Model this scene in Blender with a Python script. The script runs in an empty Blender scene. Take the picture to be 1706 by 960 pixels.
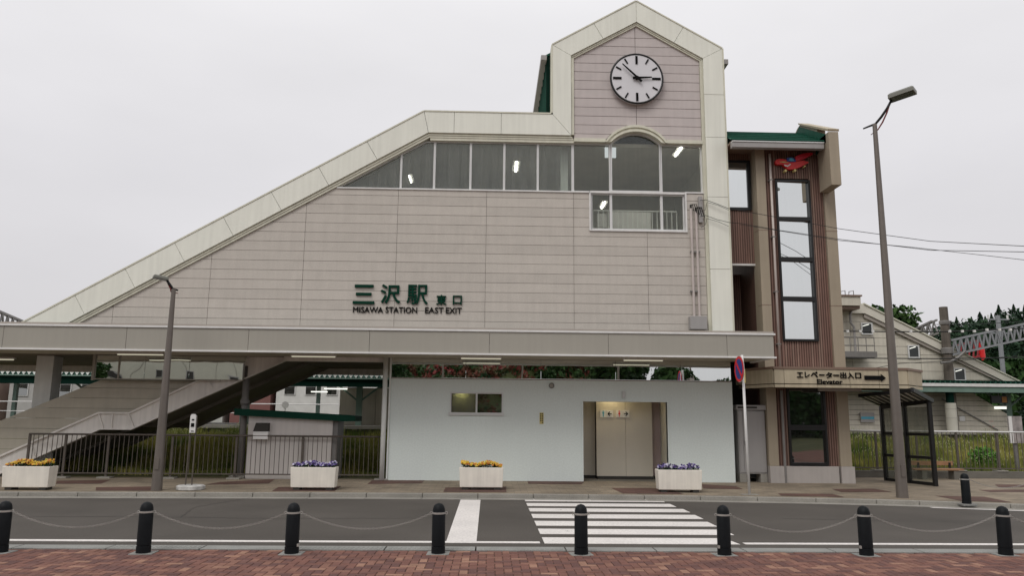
import bpy, math, random
import numpy as np
from mathutils import Vector, Matrix
random.seed(7)
rng = np.random.default_rng(7)
SC = bpy.context.scene
COL = SC.collection
# ------------------------------------------------------------------ camera
CAM_H = 1.68
F_PX, PITCH, YAW, ROLL = 1280.0, math.radians(9.75), math.radians(1.65), 0.0095
cF = Vector((math.sin(YAW)*math.cos(PITCH), math.cos(YAW)*math.cos(PITCH), math.sin(PITCH)))
R0 = Vector((math.cos(YAW), -math.sin(YAW), 0)); U0 = R0.cross(cF)
cR = R0*math.cos(ROLL)+U0*math.sin(ROLL); cU = -R0*math.sin(ROLL)+U0*math.cos(ROLL)
cam_d = bpy.data.cameras.new('camera'); cam = bpy.data.objects.new('camera', cam_d); COL.objects.link(cam)
M = Matrix(((cR.x, cU.x, -cF.x, 0), (cR.y, cU.y, -cF.y, 0), (cR.z, cU.z, -cF.z, CAM_H), (0, 0, 0, 1)))
cam.matrix_world = M
cam_d.sensor_width = 36; cam_d.lens = 36*F_PX/1706; cam_d.clip_end = 3000; cam_d.clip_start = .05
SC.camera = cam
# ------------------------------------------------------------------ light
w = bpy.data.worlds.new('World'); SC.world = w; w.use_nodes = True
nt = w.node_tree; nt.nodes.clear()
def N(t, ty, **k):
    n = t.nodes.new(ty)
    for a, b in k.items():
        setattr(n, a, b)
    return n
SUN_EL, SUN_AZ = math.radians(50), math.radians(208)      # azimuth clockwise from +Y
out = N(nt, 'ShaderNodeOutputWorld'); bg = N(nt, 'ShaderNodeBackground'); bg.inputs[1].default_value = 0.1
sky = N(nt, 'ShaderNodeTexSky', sky_type='NISHITA'); sky.sun_disc = False
sky.sun_elevation = SUN_EL; sky.sun_rotation = SUN_AZ
tc = N(nt, 'ShaderNodeTexCoord'); sep = N(nt, 'ShaderNodeSeparateXYZ')
nt.links.new(tc.outputs['Generated'], sep.inputs[0])
ramp = N(nt, 'ShaderNodeValToRGB')
ramp.color_ramp.elements[0].position = 0.0; ramp.color_ramp.elements[0].color = (.645, .627, .64, 1)
ramp.color_ramp.elements[1].position = 0.75; ramp.color_ramp.elements[1].color = (1.0, .99, 1.0, 1)
e = ramp.color_ramp.elements.new(.3); e.color = (.775, .762, .785, 1)
nt.links.new(sep.outputs[2], ramp.inputs[0])
mp = N(nt, 'ShaderNodeMapping'); mp.inputs['Scale'].default_value = (1.2, 1.2, 3.2)
nz = N(nt, 'ShaderNodeTexNoise'); nz.inputs['Scale'].default_value = 1.6; nz.inputs['Detail'].default_value = 5
nt.links.new(tc.outputs['Generated'], mp.inputs[0]); nt.links.new(mp.outputs[0], nz.inputs['Vector'])
mr = N(nt, 'ShaderNodeMapRange'); mr.inputs['From Min'].default_value = .3; mr.inputs['From Max'].default_value = .7; mr.inputs['To Min'].default_value = 9.45; mr.inputs['To Max'].default_value = 10.55
nt.links.new(nz.outputs[0], mr.inputs[0])
vm = N(nt, 'ShaderNodeVectorMath', operation='SCALE'); nt.links.new(ramp.outputs[0], vm.inputs[0]); nt.links.new(mr.outputs[0], vm.inputs['Scale'])
mx = N(nt, 'ShaderNodeMixRGB'); mx.inputs[0].default_value = .97      # a closed overcast deck over the clear sky
nt.links.new(sky.outputs[0], mx.inputs[1]); nt.links.new(vm.outputs[0], mx.inputs[2])
nt.links.new(mx.outputs[0], bg.inputs[0]); nt.links.new(bg.outputs[0], out.inputs[0])
sd = bpy.data.lights.new('sun', 'SUN'); sd.energy = 1.2; sd.angle = math.radians(28); sd.color = (1, .97, .93)
sun = bpy.data.objects.new('sun', sd); COL.objects.link(sun)
sdir = Vector((math.sin(SUN_AZ)*math.cos(SUN_EL), math.cos(SUN_AZ)*math.cos(SUN_EL), math.sin(SUN_EL)))
sun.rotation_euler = sdir.to_track_quat('Z', 'Y').to_euler()
SC.view_settings.view_transform = 'Standard'; SC.view_settings.look = 'None'
SC.view_settings.exposure = 0.0; SC.view_settings.gamma = 1.0
# ------------------------------------------------------------------ pixel measures of the photo -> metres
def ray(x, y): return cR*(x-853)-cU*(y-480)+cF*F_PX
def at(x, y, Y):
    d = ray(x, y)*1.0; k = Y/d.y
    return Vector((d.x*k, Y, CAM_H+d.z*k))
def xz(x, y, Y=20):
    p = at(x, y, Y); return (p.x, p.z)
def gr(x, y, z=0.0):
    d = ray(x, y); k = (z-CAM_H)/d.z
    return Vector((d.x*k, d.y*k, z))
# ------------------------------------------------------------------ materials
MATS = {}
def mat(name, col, rough=.6, var=.08, scale=2.0, metal=0.0, spec=.4, bump=0.0, streak=0.0, fine=0.0, fscale=60, emit=0, worn=0):
    if name in MATS: return MATS[name]
    m = bpy.data.materials.new(name); m.use_nodes = True; t = m.node_tree
    b = t.nodes['Principled BSDF']; b.inputs['Roughness'].default_value = rough
    b.inputs['Metallic'].default_value = metal; b.inputs['Specular IOR Level'].default_value = spec
    geo = N(t, 'ShaderNodeNewGeometry')
    n1 = N(t, 'ShaderNodeTexNoise'); n1.inputs['Scale'].default_value = scale; n1.inputs['Detail'].default_value = 6
    t.links.new(geo.outputs['Position'], n1.inputs['Vector'])
    r1 = N(t, 'ShaderNodeMapRange'); r1.inputs['From Min'].default_value = .3; r1.inputs['From Max'].default_value = .7
    r1.inputs['To Min'].default_value = 1-var; r1.inputs['To Max'].default_value = 1+var
    t.links.new(n1.outputs[0], r1.inputs[0]); fac = r1.outputs[0]
    def times(a, lo, hi, vec_scale, sc, det=4, f0=.35, f1=.65):
        mpp = N(t, 'ShaderNodeMapping'); mpp.inputs['Scale'].default_value = vec_scale
        t.links.new(geo.outputs['Position'], mpp.inputs[0])
        nn = N(t, 'ShaderNodeTexNoise'); nn.inputs['Scale'].default_value = sc; nn.inputs['Detail'].default_value = det
        t.links.new(mpp.outputs[0], nn.inputs['Vector'])
        rr = N(t, 'ShaderNodeMapRange'); rr.inputs['From Min'].default_value = f0; rr.inputs['From Max'].default_value = f1
        rr.inputs['To Min'].default_value = lo; rr.inputs['To Max'].default_value = hi
        t.links.new(nn.outputs[0], rr.inputs[0])
        mu = N(t, 'ShaderNodeMath', operation='MULTIPLY'); t.links.new(a, mu.inputs[0]); t.links.new(rr.outputs[0], mu.inputs[1])
        return mu.outputs[0], nn.outputs[0]
    if streak: fac, _ = times(fac, 1-streak, 1.0, (5, 5, .25), 2.0, 5)
    fn = None
    if fine: fac, fn = times(fac, 1-fine, 1+fine, (1, 1, 1), fscale, 2)
    sc = N(t, 'ShaderNodeVectorMath', operation='SCALE'); sc.inputs[0].default_value = col
    t.links.new(fac, sc.inputs['Scale']); t.links.new(sc.outputs[0], b.inputs['Base Color'])
    if worn:                                              # specks where the coat has worn through to asphalt
        nw = N(t, 'ShaderNodeTexNoise'); nw.inputs['Scale'].default_value = 7; nw.inputs['Detail'].default_value = 9; nw.inputs['Roughness'].default_value = .75
        t.links.new(geo.outputs['Position'], nw.inputs['Vector']); cr = N(t, 'ShaderNodeMapRange'); cr.inputs['From Min'].default_value = worn; cr.inputs['From Max'].default_value = worn+.05
        t.links.new(nw.outputs[0], cr.inputs[0]); mw = N(t, 'ShaderNodeMixRGB'); mw.inputs[2].default_value = (.12, .11, .10, 1)
        t.links.new(cr.outputs[0], mw.inputs[0]); t.links.new(sc.outputs[0], mw.inputs[1]); t.links.new(mw.outputs[0], b.inputs['Base Color'])
    if bump:
        bp = N(t, 'ShaderNodeBump'); bp.inputs['Strength'].default_value = bump; bp.inputs['Distance'].default_value = .01
        t.links.new(fn or n1.outputs[0], bp.inputs['Height']); t.links.new(bp.outputs[0], b.inputs['Normal'])
    if emit:
        b.inputs['Emission Color'].default_value = (*col, 1); b.inputs['Emission Strength'].default_value = emit
    MATS[name] = m; return m
def glass_mat(name, tint, refl, dirt, rough=.02, wobble=0.0, dcol=(.35, .36, .34), streaks=True):
    m = bpy.data.materials.new(name); m.use_nodes = True; t = m.node_tree; t.nodes.clear()
    o = N(t, 'ShaderNodeOutputMaterial'); tr = N(t, 'ShaderNodeBsdfTransparent'); tr.inputs[0].default_value = (*tint, 1)
    gl = N(t, 'ShaderNodeBsdfGlossy'); gl.inputs['Roughness'].default_value = rough; gl.inputs[0].default_value = (.92, .95, .94, 1)
    fr = N(t, 'ShaderNodeFresnel'); gb = N(t, 'ShaderNodeNewGeometry'); ri = N(t, 'ShaderNodeMapRange')
    ri.inputs['To Min'].default_value = 1.5; ri.inputs['To Max'].default_value = 1/1.5; t.links.new(gb.outputs['Backfacing'], ri.inputs[0]); t.links.new(ri.outputs[0], fr.inputs[0])
    ad = N(t, 'ShaderNodeMath', operation='ADD', use_clamp=True); ad.inputs[1].default_value = refl
    t.links.new(fr.outputs[0], ad.inputs[0])
    m1 = N(t, 'ShaderNodeMixShader'); t.links.new(ad.outputs[0], m1.inputs[0]); t.links.new(tr.outputs[0], m1.inputs[1]); t.links.new(gl.outputs[0], m1.inputs[2])
    df = N(t, 'ShaderNodeBsdfDiffuse'); df.inputs[0].default_value = (*dcol, 1)
    m2 = N(t, 'ShaderNodeMixShader'); t.links.new(m1.outputs[0], m2.inputs[1]); t.links.new(df.outputs[0], m2.inputs[2])
    geo = N(t, 'ShaderNodeNewGeometry'); mpp = N(t, 'ShaderNodeMapping'); mpp.inputs['Scale'].default_value = (14, 14, .8)
    t.links.new(geo.outputs['Position'], mpp.inputs[0]); nn = N(t, 'ShaderNodeTexNoise'); nn.inputs['Scale'].default_value = 1; nn.inputs['Detail'].default_value = 4
    t.links.new(mpp.outputs[0], nn.inputs['Vector']); rr = N(t, 'ShaderNodeMapRange'); rr.inputs['From Min'].default_value = .35; rr.inputs['From Max'].default_value = .75
    rr.inputs['To Min'].default_value = dirt*.4; rr.inputs['To Max'].default_value = dirt*1.6
    t.links.new(nn.outputs[0], rr.inputs[0]); t.links.new(rr.outputs[0], m2.inputs[0])
    if wobble:
        n3 = N(t, 'ShaderNodeTexNoise'); n3.inputs['Scale'].default_value = .9; n3.inputs['Detail'].default_value = 1
        t.links.new(geo.outputs['Position'], n3.inputs['Vector']); bp = N(t, 'ShaderNodeBump'); bp.inputs['Strength'].default_value = 1
        bp.inputs['Distance'].default_value = wobble; t.links.new(n3.outputs[0], bp.inputs['Height']); t.links.new(bp.outputs[0], gl.inputs['Normal'])
    t.links.new(m2.outputs[0], o.inputs[0]); return m
def emit_mat(name, col, s):
    m = bpy.data.materials.new(name); m.use_nodes = True; t = m.node_tree; t.nodes.clear()
    o = N(t, 'ShaderNodeOutputMaterial'); e = N(t, 'ShaderNodeEmission'); e.inputs[0].default_value = (*col, 1); e.inputs[1].default_value = s
    t.links.new(e.outputs[0], o.inputs[0]); return m
def brick_mat(name, c1, c2, cm, w=.2, h=.1, ms=.004, rough=.85):
    m = bpy.data.materials.new(name); m.use_nodes = True; t = m.node_tree; b = t.nodes['Principled BSDF']
    b.inputs['Roughness'].default_value = rough; b.inputs['Specular IOR Level'].default_value = .25
    geo = N(t, 'ShaderNodeNewGeometry'); br = N(t, 'ShaderNodeTexBrick'); br.inputs['Scale'].default_value = 1
    br.inputs['Brick Width'].default_value = w; br.inputs['Row Height'].default_value = h; br.inputs['Mortar Size'].default_value = ms
    br.inputs['Color1'].default_value = (*c1, 1); br.inputs['Color2'].default_value = (*c2, 1); br.inputs['Mortar'].default_value = (*cm, 1)
    t.links.new(geo.outputs['Position'], br.inputs['Vector'])
    nn = N(t, 'ShaderNodeTexNoise'); nn.inputs['Scale'].default_value = .8; nn.inputs['Detail'].default_value = 6; t.links.new(geo.outputs['Position'], nn.inputs['Vector'])
    rr = N(t, 'ShaderNodeMapRange'); rr.inputs['From Min'].default_value = .3; rr.inputs['From Max'].default_value = .7; rr.inputs['To Min'].default_value = .75; rr.inputs['To Max'].default_value = 1.2
    t.links.new(nn.outputs[0], rr.inputs[0]); sc = N(t, 'ShaderNodeVectorMath', operation='SCALE'); t.links.new(br.outputs[0], sc.inputs[0]); t.links.new(rr.outputs[0], sc.inputs['Scale'])
    t.links.new(sc.outputs[0], b.inputs['Base Color'])
    bp = N(t, 'ShaderNodeBump'); bp.inputs['Strength'].default_value = .4; bp.inputs['Distance'].default_value = .004; bp.invert = True
    t.links.new(br.outputs['Fac'], bp.inputs['Height']); t.links.new(bp.outputs[0], b.inputs['Normal']); return m
def leaf_mat(name, c1, c2, scale=.6, rough=.7):
    m = bpy.data.materials.new(name); m.use_nodes = True; t = m.node_tree; b = t.nodes['Principled BSDF']
    b.inputs['Roughness'].default_value = rough; b.inputs['Specular IOR Level'].default_value = .2
    geo = N(t, 'ShaderNodeNewGeometry'); nn = N(t, 'ShaderNodeTexNoise'); nn.inputs['Scale'].default_value = scale; nn.inputs['Detail'].default_value = 5
    t.links.new(geo.outputs['Position'], nn.inputs['Vector']); cr = N(t, 'ShaderNodeValToRGB')
    cr.color_ramp.elements[0].position = .35; cr.color_ramp.elements[0].color = (*c1, 1); cr.color_ramp.elements[1].position = .65; cr.color_ramp.elements[1].color = (*c2, 1)
    t.links.new(nn.outputs[0], cr.inputs[0]); t.links.new(cr.outputs[0], b.inputs['Base Color']); return m
M_asph = mat('asphalt', (.084, .075, .066), .9, .18, .4, fine=.34, fscale=70, bump=.3, spec=.25)
M_paint = mat('road_paint', (.70, .665, .635), .7, .06, 1.5, fine=.10, fscale=25, worn=.62)
M_conc = mat('concrete', (.27, .255, .225), .85, .15, 1.5, fine=.12, fscale=50)
M_conc_d = mat('concrete_dark', (.15, .14, .12), .9, .2, 2, fine=.1)
M_gut = mat('gutter_concrete', (.25, .25, .235), .85, .12, 3, fine=.15, fscale=70)
M_board = [mat('siding_%d' % i, tuple(c*k for c in (.525, .485, .435)), .65, .04, 3, streak=.05, spec=.25, fine=.04, fscale=30) for i, k in enumerate((1, .965, 1.03, .985, 1.015))]
M_pink = [mat('pink_siding_%d' % i, tuple(c*k for c in (.535, .48, .462)), .65, .04, 3, streak=.05, spec=.25) for i, k in enumerate((1, .98, 1.02))]
M_joint = mat('joint_dark', (.34, .305, .27), .9)
M_clad = mat('cream_cladding', (.79, .79, .705), .5, .04, .8, streak=.07, spec=.35)
M_clad2 = mat('cream_trim', (.66, .645, .53), .55, .06, 2, streak=.1)
M_fascia = mat('fascia_metal', (.35, .33, .285), .45, .04, .6, streak=.04)
M_alu = mat('aluminium', (.62, .62, .61), .35, .05, 3, spec=.5)
M_white = mat('white_paint', (.72, .71, .69), .4, .06, 3, streak=.05)
M_wcol = mat('column_paint', (.76, .78, .75), .45, .06, 3, streak=.08)
M_mint = mat('pale_green_render', (.69, .745, .715), .7, .035, .5, streak=.012, fine=.03, fscale=25)
M_cream = mat('beige_panel', (.57, .525, .44), .6, .05, 1.5)
M_int = mat('interior_wall', (.55, .53, .46), .8)
M_dark = mat('dark_interior', (.045, .042, .038), .9)
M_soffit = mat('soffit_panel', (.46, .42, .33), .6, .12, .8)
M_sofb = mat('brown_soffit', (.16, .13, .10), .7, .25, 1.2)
M_grey = mat('grey_steel', (.20, .19, .18), .5, .1, 4, streak=.1)
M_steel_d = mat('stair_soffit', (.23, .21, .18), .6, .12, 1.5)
M_string = mat('stair_string', (.82, .785, .735), .5, .08, 1.2, streak=.12)
M_fence = mat('fence_paint', (.105, .088, .074), .5, .15, 6, metal=.1)
M_pole = mat('lamp_pole', (.17, .148, .13), .4, .08, 3, metal=.35, streak=.08)
M_lampb = mat('lamp_housing', (.19, .19, .165), .45, .06)
M_black = mat('black_frame', (.010, .010, .010), .35, .05)
M_bol = mat('bollard_body', (.007, .0085, .010), .5, .12, 9, spec=.15, fine=.15, fscale=120, bump=.15)
M_chain = mat('galvanised', (.36, .345, .32), .45, .1, 20, metal=.3)
M_green = mat('green_sheet', (.012, .085, .055), .6, .10, 1, streak=.12, spec=.2)
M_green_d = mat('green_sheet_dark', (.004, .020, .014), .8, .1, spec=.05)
M_pgreen = mat('platform_green', (.16, .24, .20), .5, .1)
M_lett = mat('letter_green', (.003, .036, .021), .7, .05, spec=.08)
M_lettb = mat('letter_black', (.006, .006, .006), .7, .05, spec=.08)
M_tan = mat('tan_cladding', (.345, .290, .215), .6, .05, 1.5, streak=.08)
M_tan2 = mat('tan_porch', (.47, .405, .29), .6, .07, 2.5, streak=.16)
M_cop = mat('coping_brown', (.20, .135, .10), .5, .05)
M_rib = [mat('rib_brown_%d' % i, c, .6, .12, 2, streak=.2) for i, c in enumerate(((.215, .125, .097), (.11, .06, .047), (.275, .18, .14)))]
M_plinth = mat('plinth_render', (.42, .385, .36), .8, .06, 2, streak=.08)
M_cab = mat('cabinet_grey', (.33, .315, .305), .45, .04, 2, streak=.05)
M_red = mat('red_paint', (.66, .022, .022), .35, .05)
M_blue = mat('blue_paint', (.02, .05, .25), .4)
M_lblue = mat('light_blue_paint', (.08, .35, .48), .4)
M_yel = mat('ochre_paint', (.60, .50, .20), .5)
M_planter = mat('planter_cream', (.80, .75, .665), .6, .04, 5, streak=.12)
M_soil = mat('soil', (.03, .02, .015), 1)
M_wood = mat('bench_wood', (.30, .165, .085), .6, .15, 8)
M_bark = mat('bark', (.06, .045, .035), .9, .2, 5)
M_beige = [mat('far_siding_%d' % i, tuple(c*k for c in (.62, .58, .49)), .7, .06, 2, streak=.10) for i, k in enumerate((1, .96))]
M_cpole = mat('concrete_pole', (.14, .12, .10), .9, .2, 2, streak=.25)
M_truss = mat('truss_steel', (.24, .25, .26), .5, .1)
M_brk = [mat('paver_%d' % i, c, .85, .14, 3, fine=.12, fscale=80, spec=.2) for i, c in enumerate(((.180, .088, .070), (.130, .068, .060), (.222, .115, .086), (.160, .082, .068), (.29, .165, .118)))]
M_side = brick_mat('sidewalk_pavers', (.275, .225, .165), (.20, .165, .122), (.10, .085, .07), .3, .15)
M_side_r = brick_mat('red_sidewalk_pavers', (.125, .070, .055), (.10, .055, .045), (.06, .045, .04), .2, .1)
M_brkbed = brick_mat('brick_bed', (.15, .065, .05), (.2, .085, .06), (.06, .045, .035), .2, .1)
M_ground = leaf_mat('ground_earth', (.05, .055, .02), (.09, .085, .035), .3, .95)
M_grass = leaf_mat('grass_blades', (.075, .125, .02), (.34, .31, .085), .9)
M_seed = mat('seed_heads', (.34, .33, .17), .8)
M_mirror = glass_mat('mirror_glass', (.05, .05, .05), .80, .02, .01, .004)
M_mirwarp = glass_mat('mirror_glass_warped', (.05, .05, .05), .80, .02, .01, .014)
M_glass = glass_mat('clear_glass', (.86, .88, .85), .012, .11, .03, .002)
M_glass2 = glass_mat('clear_glass_low', (.90, .91, .88), .0, .03, .03, .002)
M_dglass = glass_mat('dark_glass', (.18, .20, .18), .30, .04, .02, .004)
M_sglass = glass_mat('shelter_glass', (.62, .63, .60), .05, .16, .1)
M_sglass2 = glass_mat('shelter_glass_clear', (.82, .84, .80), .02, .03, .05)
M_tube = emit_mat('fluorescent_tube', (1, .92, .70), .5)
M_tube2 = emit_mat('far_fluorescent_tube', (1, 1, .9), 1.2)
M_tubei = emit_mat('concourse_tube', (1, .98, .90), 14)
M_conif = leaf_mat('conifer_leaves', (.014, .036, .020), (.036, .072, .034), .5)
M_leaf = leaf_mat('broad_leaves', (.018, .05, .012), (.05, .10, .022), .8)
M_bush = leaf_mat('bush_leaves', (.07, .18, .03), (.13, .27, .05), 3)
M_tree2 = leaf_mat('hill_leaves', (.012, .04, .010), (.04, .085, .02), .5)
M_aza = leaf_mat('azalea', (.05, .055, .018), (.27, .045, .045), .45)
# ------------------------------------------------------------------ object helpers
def tag(o, label=None, cat=None, group=None, kind=None):
    if label: o['label'] = label
    if cat: o['category'] = cat
    if group: o['group'] = group
    if kind: o['kind'] = kind
    return o
def thing(name, loc, label, cat, group=None):
    o = bpy.data.objects.new(name, None); COL.objects.link(o); o.location = loc; o.empty_display_size = .2
    return tag(o, label, cat, group)
class MB:
    def __init__(s): s.v = []; s.f = []; s.mi = []
    def add(s, vs, fs, mi=0):
        b = len(s.v); s.v += [tuple(v) for v in vs]; s.f += [tuple(b+i for i in f) for f in fs]; s.mi += [mi]*len(fs); return s
    def box(s, x0, x1, y0, y1, z0, z1, mi=0):
        return s.add([(x0, y0, z0), (x1, y0, z0), (x1, y1, z0), (x0, y1, z0), (x0, y0, z1), (x1, y0, z1), (x1, y1, z1), (x0, y1, z1)],
                     [(0, 3, 2, 1), (4, 5, 6, 7), (0, 1, 5, 4), (1, 2, 6, 5), (2, 3, 7, 6), (3, 0, 4, 7)], mi)
    def prism(s, poly, y0, y1, mi=0):                    # poly in (x,z); extruded along Y
        A = sum(poly[i][0]*poly[(i+1) % len(poly)][1]-poly[(i+1) % len(poly)][0]*poly[i][1] for i in range(len(poly)))
        if A < 0: poly = poly[::-1]
        n = len(poly)
        return s.add([(x, y0, z) for x, z in poly]+[(x, y1, z) for x, z in poly],
                     [tuple(range(n)), tuple(range(2*n-1, n-1, -1))]+[(i, n+i, n+(i+1) % n, (i+1) % n) for i in range(n)], mi)
    def slab(s, poly, z0, z1, mi=0):                     # poly in (x,y); extruded along Z
        A = sum(poly[i][0]*poly[(i+1) % len(poly)][1]-poly[(i+1) % len(poly)][0]*poly[i][1] for i in range(len(poly)))
        if A < 0: poly = poly[::-1]
        n = len(poly)
        g = (lambda z, i: z[i] if isinstance(z, (list, tuple)) else z)
        return s.add([(p[0], p[1], z0) for p in poly]+[(p[0], p[1], z1) for p in poly],
                     [tuple(range(n-1, -1, -1)), tuple(range(n, 2*n))]+[(i, (i+1) % n, n+(i+1) % n, n+i) for i in range(n)], mi)
    def tube(s, pts, rs, n=8, mi=0, cap=True):
        pts = [Vector(p) for p in pts]
        if not isinstance(rs, (list, tuple)): rs = [rs]*len(pts)
        vs = []; fs = []
        for i, p in enumerate(pts):
            d = (pts[min(i+1, len(pts)-1)]-pts[max(i-1, 0)]).normalized()
            a = d.cross(Vector((0, 0, 1)) if abs(d.z) < .9 else Vector((0, 1, 0))).normalized(); b = d.cross(a)
            for k in range(n):
                t = 2*math.pi*k/n; vs.append(p+a*math.cos(t)*rs[i]+b*math.sin(t)*rs[i])
        for i in range(len(pts)-1):
            for k in range(n): fs.append((i*n+k, i*n+(k+1) % n, (i+1)*n+(k+1) % n, (i+1)*n+k))
        if cap: fs += [tuple(range(n-1, -1, -1)), tuple((len(pts)-1)*n+k for k in range(n))]
        return s.add(vs, fs, mi)
    def bar(s, p, q, w, h=None, mi=0):                   # square bar
        h = h or w; p = Vector(p); q = Vector(q); d = (q-p).normalized()
        a = d.cross(Vector((0, 0, 1)) if abs(d.z) < .9 else Vector((0, 1, 0))).normalized(); b = d.cross(a)
        vs = [c+a*i*w/2+b*j*h/2 for c in (p, q) for i, j in ((-1, -1), (1, -1), (1, 1), (-1, 1))]
        return s.add(vs, [(0, 3, 2, 1), (4, 5, 6, 7), (0, 1, 5, 4), (1, 2, 6, 5), (2, 3, 7, 6), (3, 0, 4, 7)], mi)
    def lathe(s, prof, n=20, c=(0, 0, 0), mi=0):
        vs = []; fs = []; m = len(prof)
        for k in range(n):
            t = 2*math.pi*k/n
            for r, z in prof: vs.append((c[0]+r*math.cos(t), c[1]+r*math.sin(t), c[2]+z))
        for k in range(n):
            for i in range(m-1): fs.append((k*m+i, ((k+1) % n)*m+i, ((k+1) % n)*m+i+1, k*m+i+1))
        fs.append(tuple(((n-k-1) % n)*m for k in range(n))); fs.append(tuple(k*m+m-1 for k in range(n)))
        return s.add(vs, fs, mi)
    def torus(s, c, ax, R, r, n=20, k=6, mi=0):
        ax = Vector(ax).normalized(); a = ax.cross(Vector((0, 0, 1)) if abs(ax.z) < .9 else Vector((1, 0, 0))).normalized(); b = ax.cross(a); c = Vector(c)
        vs = []; fs = []
        for i in range(n):
            t = 2*math.pi*i/n; u = a*math.cos(t)+b*math.sin(t)
            for j in range(k):
                q = 2*math.pi*j/k; vs.append(c+u*(R+r*math.cos(q))+ax*r*math.sin(q))
        for i in range(n):
            for j in range(k): fs.append((i*k+j, ((i+1) % n)*k+j, ((i+1) % n)*k+(j+1) % k, i*k+(j+1) % k))
        return s.add(vs, fs, mi)
    def build(s, name, m, parent=None, smooth=False, bevel=0, label=None):
        me = bpy.data.meshes.new(name)
        off = Vector((0, 0, 0)); par = parent
        while par is not None: off += par.location; par = par.parent
        me.from_pydata([(v[0]-off.x, v[1]-off.y, v[2]-off.z) for v in s.v], [], s.f)
        for mm in (m if isinstance(m, list) else [m]): me.materials.append(mm)
        if isinstance(m, list): me.polygons.foreach_set('material_index', s.mi)
        if smooth: me.polygons.foreach_set('use_smooth', [True]*len(me.polygons))
        me.update()
        o = bpy.data.objects.new(name, me); COL.objects.link(o)
        if parent: o.parent = parent
        if smooth == 'a':
            mod = o.modifiers.new('split', 'EDGE_SPLIT'); mod.split_angle = math.radians(35)
        if bevel:
            b = o.modifiers.new('bevel', 'BEVEL'); b.width = bevel; b.segments = 2; b.limit_method = 'ANGLE'
        if label: o['label'] = label
        return o
def children(o): return [c for c in COL.objects if c.parent == o]
def copy_tree(o, dx=(0, 0, 0), parent=None):
    c = o.copy(); COL.objects.link(c)
    if parent: c.parent = parent
    else: c.location = o.location+Vector(dx)
    for ch in list(o.children): copy_tree(ch, parent=c)
    return c
def clip(poly, a, b, c):                                 # keep a*x+b*z<=c
    o = []; n = len(poly)
    for i in range(n):
        p, q = poly[i], poly[(i+1) % n]; dp = a*p[0]+b*p[1]-c; dq = a*q[0]+b*q[1]-c
        if dp <= 0: o.append(p)
        if dp*dq < 0: t = dp/(dp-dq); o.append((p[0]+(q[0]-p[0])*t, p[1]+(q[1]-p[1])*t))
    return o
def half(p, q, inside):
    a = q[1]-p[1]; b = -(q[0]-p[0]); c = a*p[0]+b*p[1]
    if a*inside[0]+b*inside[1] > c: a, b, c = -a, -b, -c
    return a, b, c
def rsub(r, h):                                          # rect minus rect, both (x0,x1,z0,z1)
    x0, x1, z0, z1 = r; a0, a1, b0, b1 = h
    if a1 <= x0 or a0 >= x1 or b1 <= z0 or b0 >= z1: return [r]
    o = []
    if a0 > x0: o.append((x0, a0, z0, z1))
    if a1 < x1: o.append((a1, x1, z0, z1))
    m0, m1 = max(x0, a0), min(x1, a1)
    if b0 > z0: o.append((m0, m1, z0, b0))
    if b1 < z1: o.append((m0, m1, b1, z1))
    return o
def boards(parent, name, mats, xs, zs, y0, y1, gap=.006, halves=(), holes=(), back=None, inset=True):
    for i in range(len(xs)-1):
        for j in range(len(zs)-1):
            rs = [(xs[i]+gap, xs[i+1]-gap, zs[j]+gap, zs[j+1]-gap)]
            for h in holes: rs = [q for r in rs for q in rsub(r, h)]
            for r in rs:
                if r[1]-r[0] < .03 or r[3]-r[2] < .02: continue
                p = [(r[0], r[2]), (r[1], r[2]), (r[1], r[3]), (r[0], r[3])]
                for hf in halves:
                    if len(p) > 2: p = clip(p, *hf)
                if len(p) < 3: continue
                A = abs(sum(p[k][0]*p[(k+1) % len(p)][1]-p[(k+1) % len(p)][0]*p[k][1] for k in range(len(p))))/2
                if A < .004: continue
                dy = random.uniform(0, .004)
                MB().prism(p, y0+dy, y1).build(name, random.choice(mats), parent, bevel=.003)
def wall_pieces(rects_holes, y0, y1, halves=()):
    m = MB(); r0, holes = rects_holes; rs = [r0]
    for h in holes: rs = [q for r in rs for q in rsub(r, h)]
    for r in rs:
        p = [(r[0], r[2]), (r[1], r[2]), (r[1], r[3]), (r[0], r[3])]
        for hf in halves:
            if len(p) > 2: p = clip(p, *hf)
        if len(p) > 2: m.prism(p, y0, y1)
    return m
def inset_poly(poly, w):
    n = len(poly); A = sum(poly[i][0]*poly[(i+1) % n][1]-poly[(i+1) % n][0]*poly[i][1] for i in range(n))
    if A < 0: poly = poly[::-1]
    o = []
    for i in range(n):
        p0, p1, p2 = Vector(poly[i-1]), Vector(poly[i]), Vector(poly[(i+1) % n])
        d1 = (p1-p0).normalized(); d2 = (p2-p1).normalized(); n1 = Vector((-d1.y, d1.x)); n2 = Vector((-d2.y, d2.x))
        k = (n1+n2); k = k/(k.dot(n1)) if k.dot(n1) > 1e-6 else n1
        o.append(tuple(p1+k*w))
    return poly, o
def window(poly, Y, parent, w=.03, d=.08, fm=None, gm=None, name='window'):
    P, Q = inset_poly(poly, w); n = len(P); m = MB()
    for i in range(n):
        j = (i+1) % n; m.prism([P[i], P[j], Q[j], Q[i]], Y, Y+d)
    f = m.build(name, fm or M_alu, parent)
    g = MB().prism(Q, Y+d*.5, Y+d*.5+.008).build('pane', gm or M_glass, f)
    return f
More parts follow.
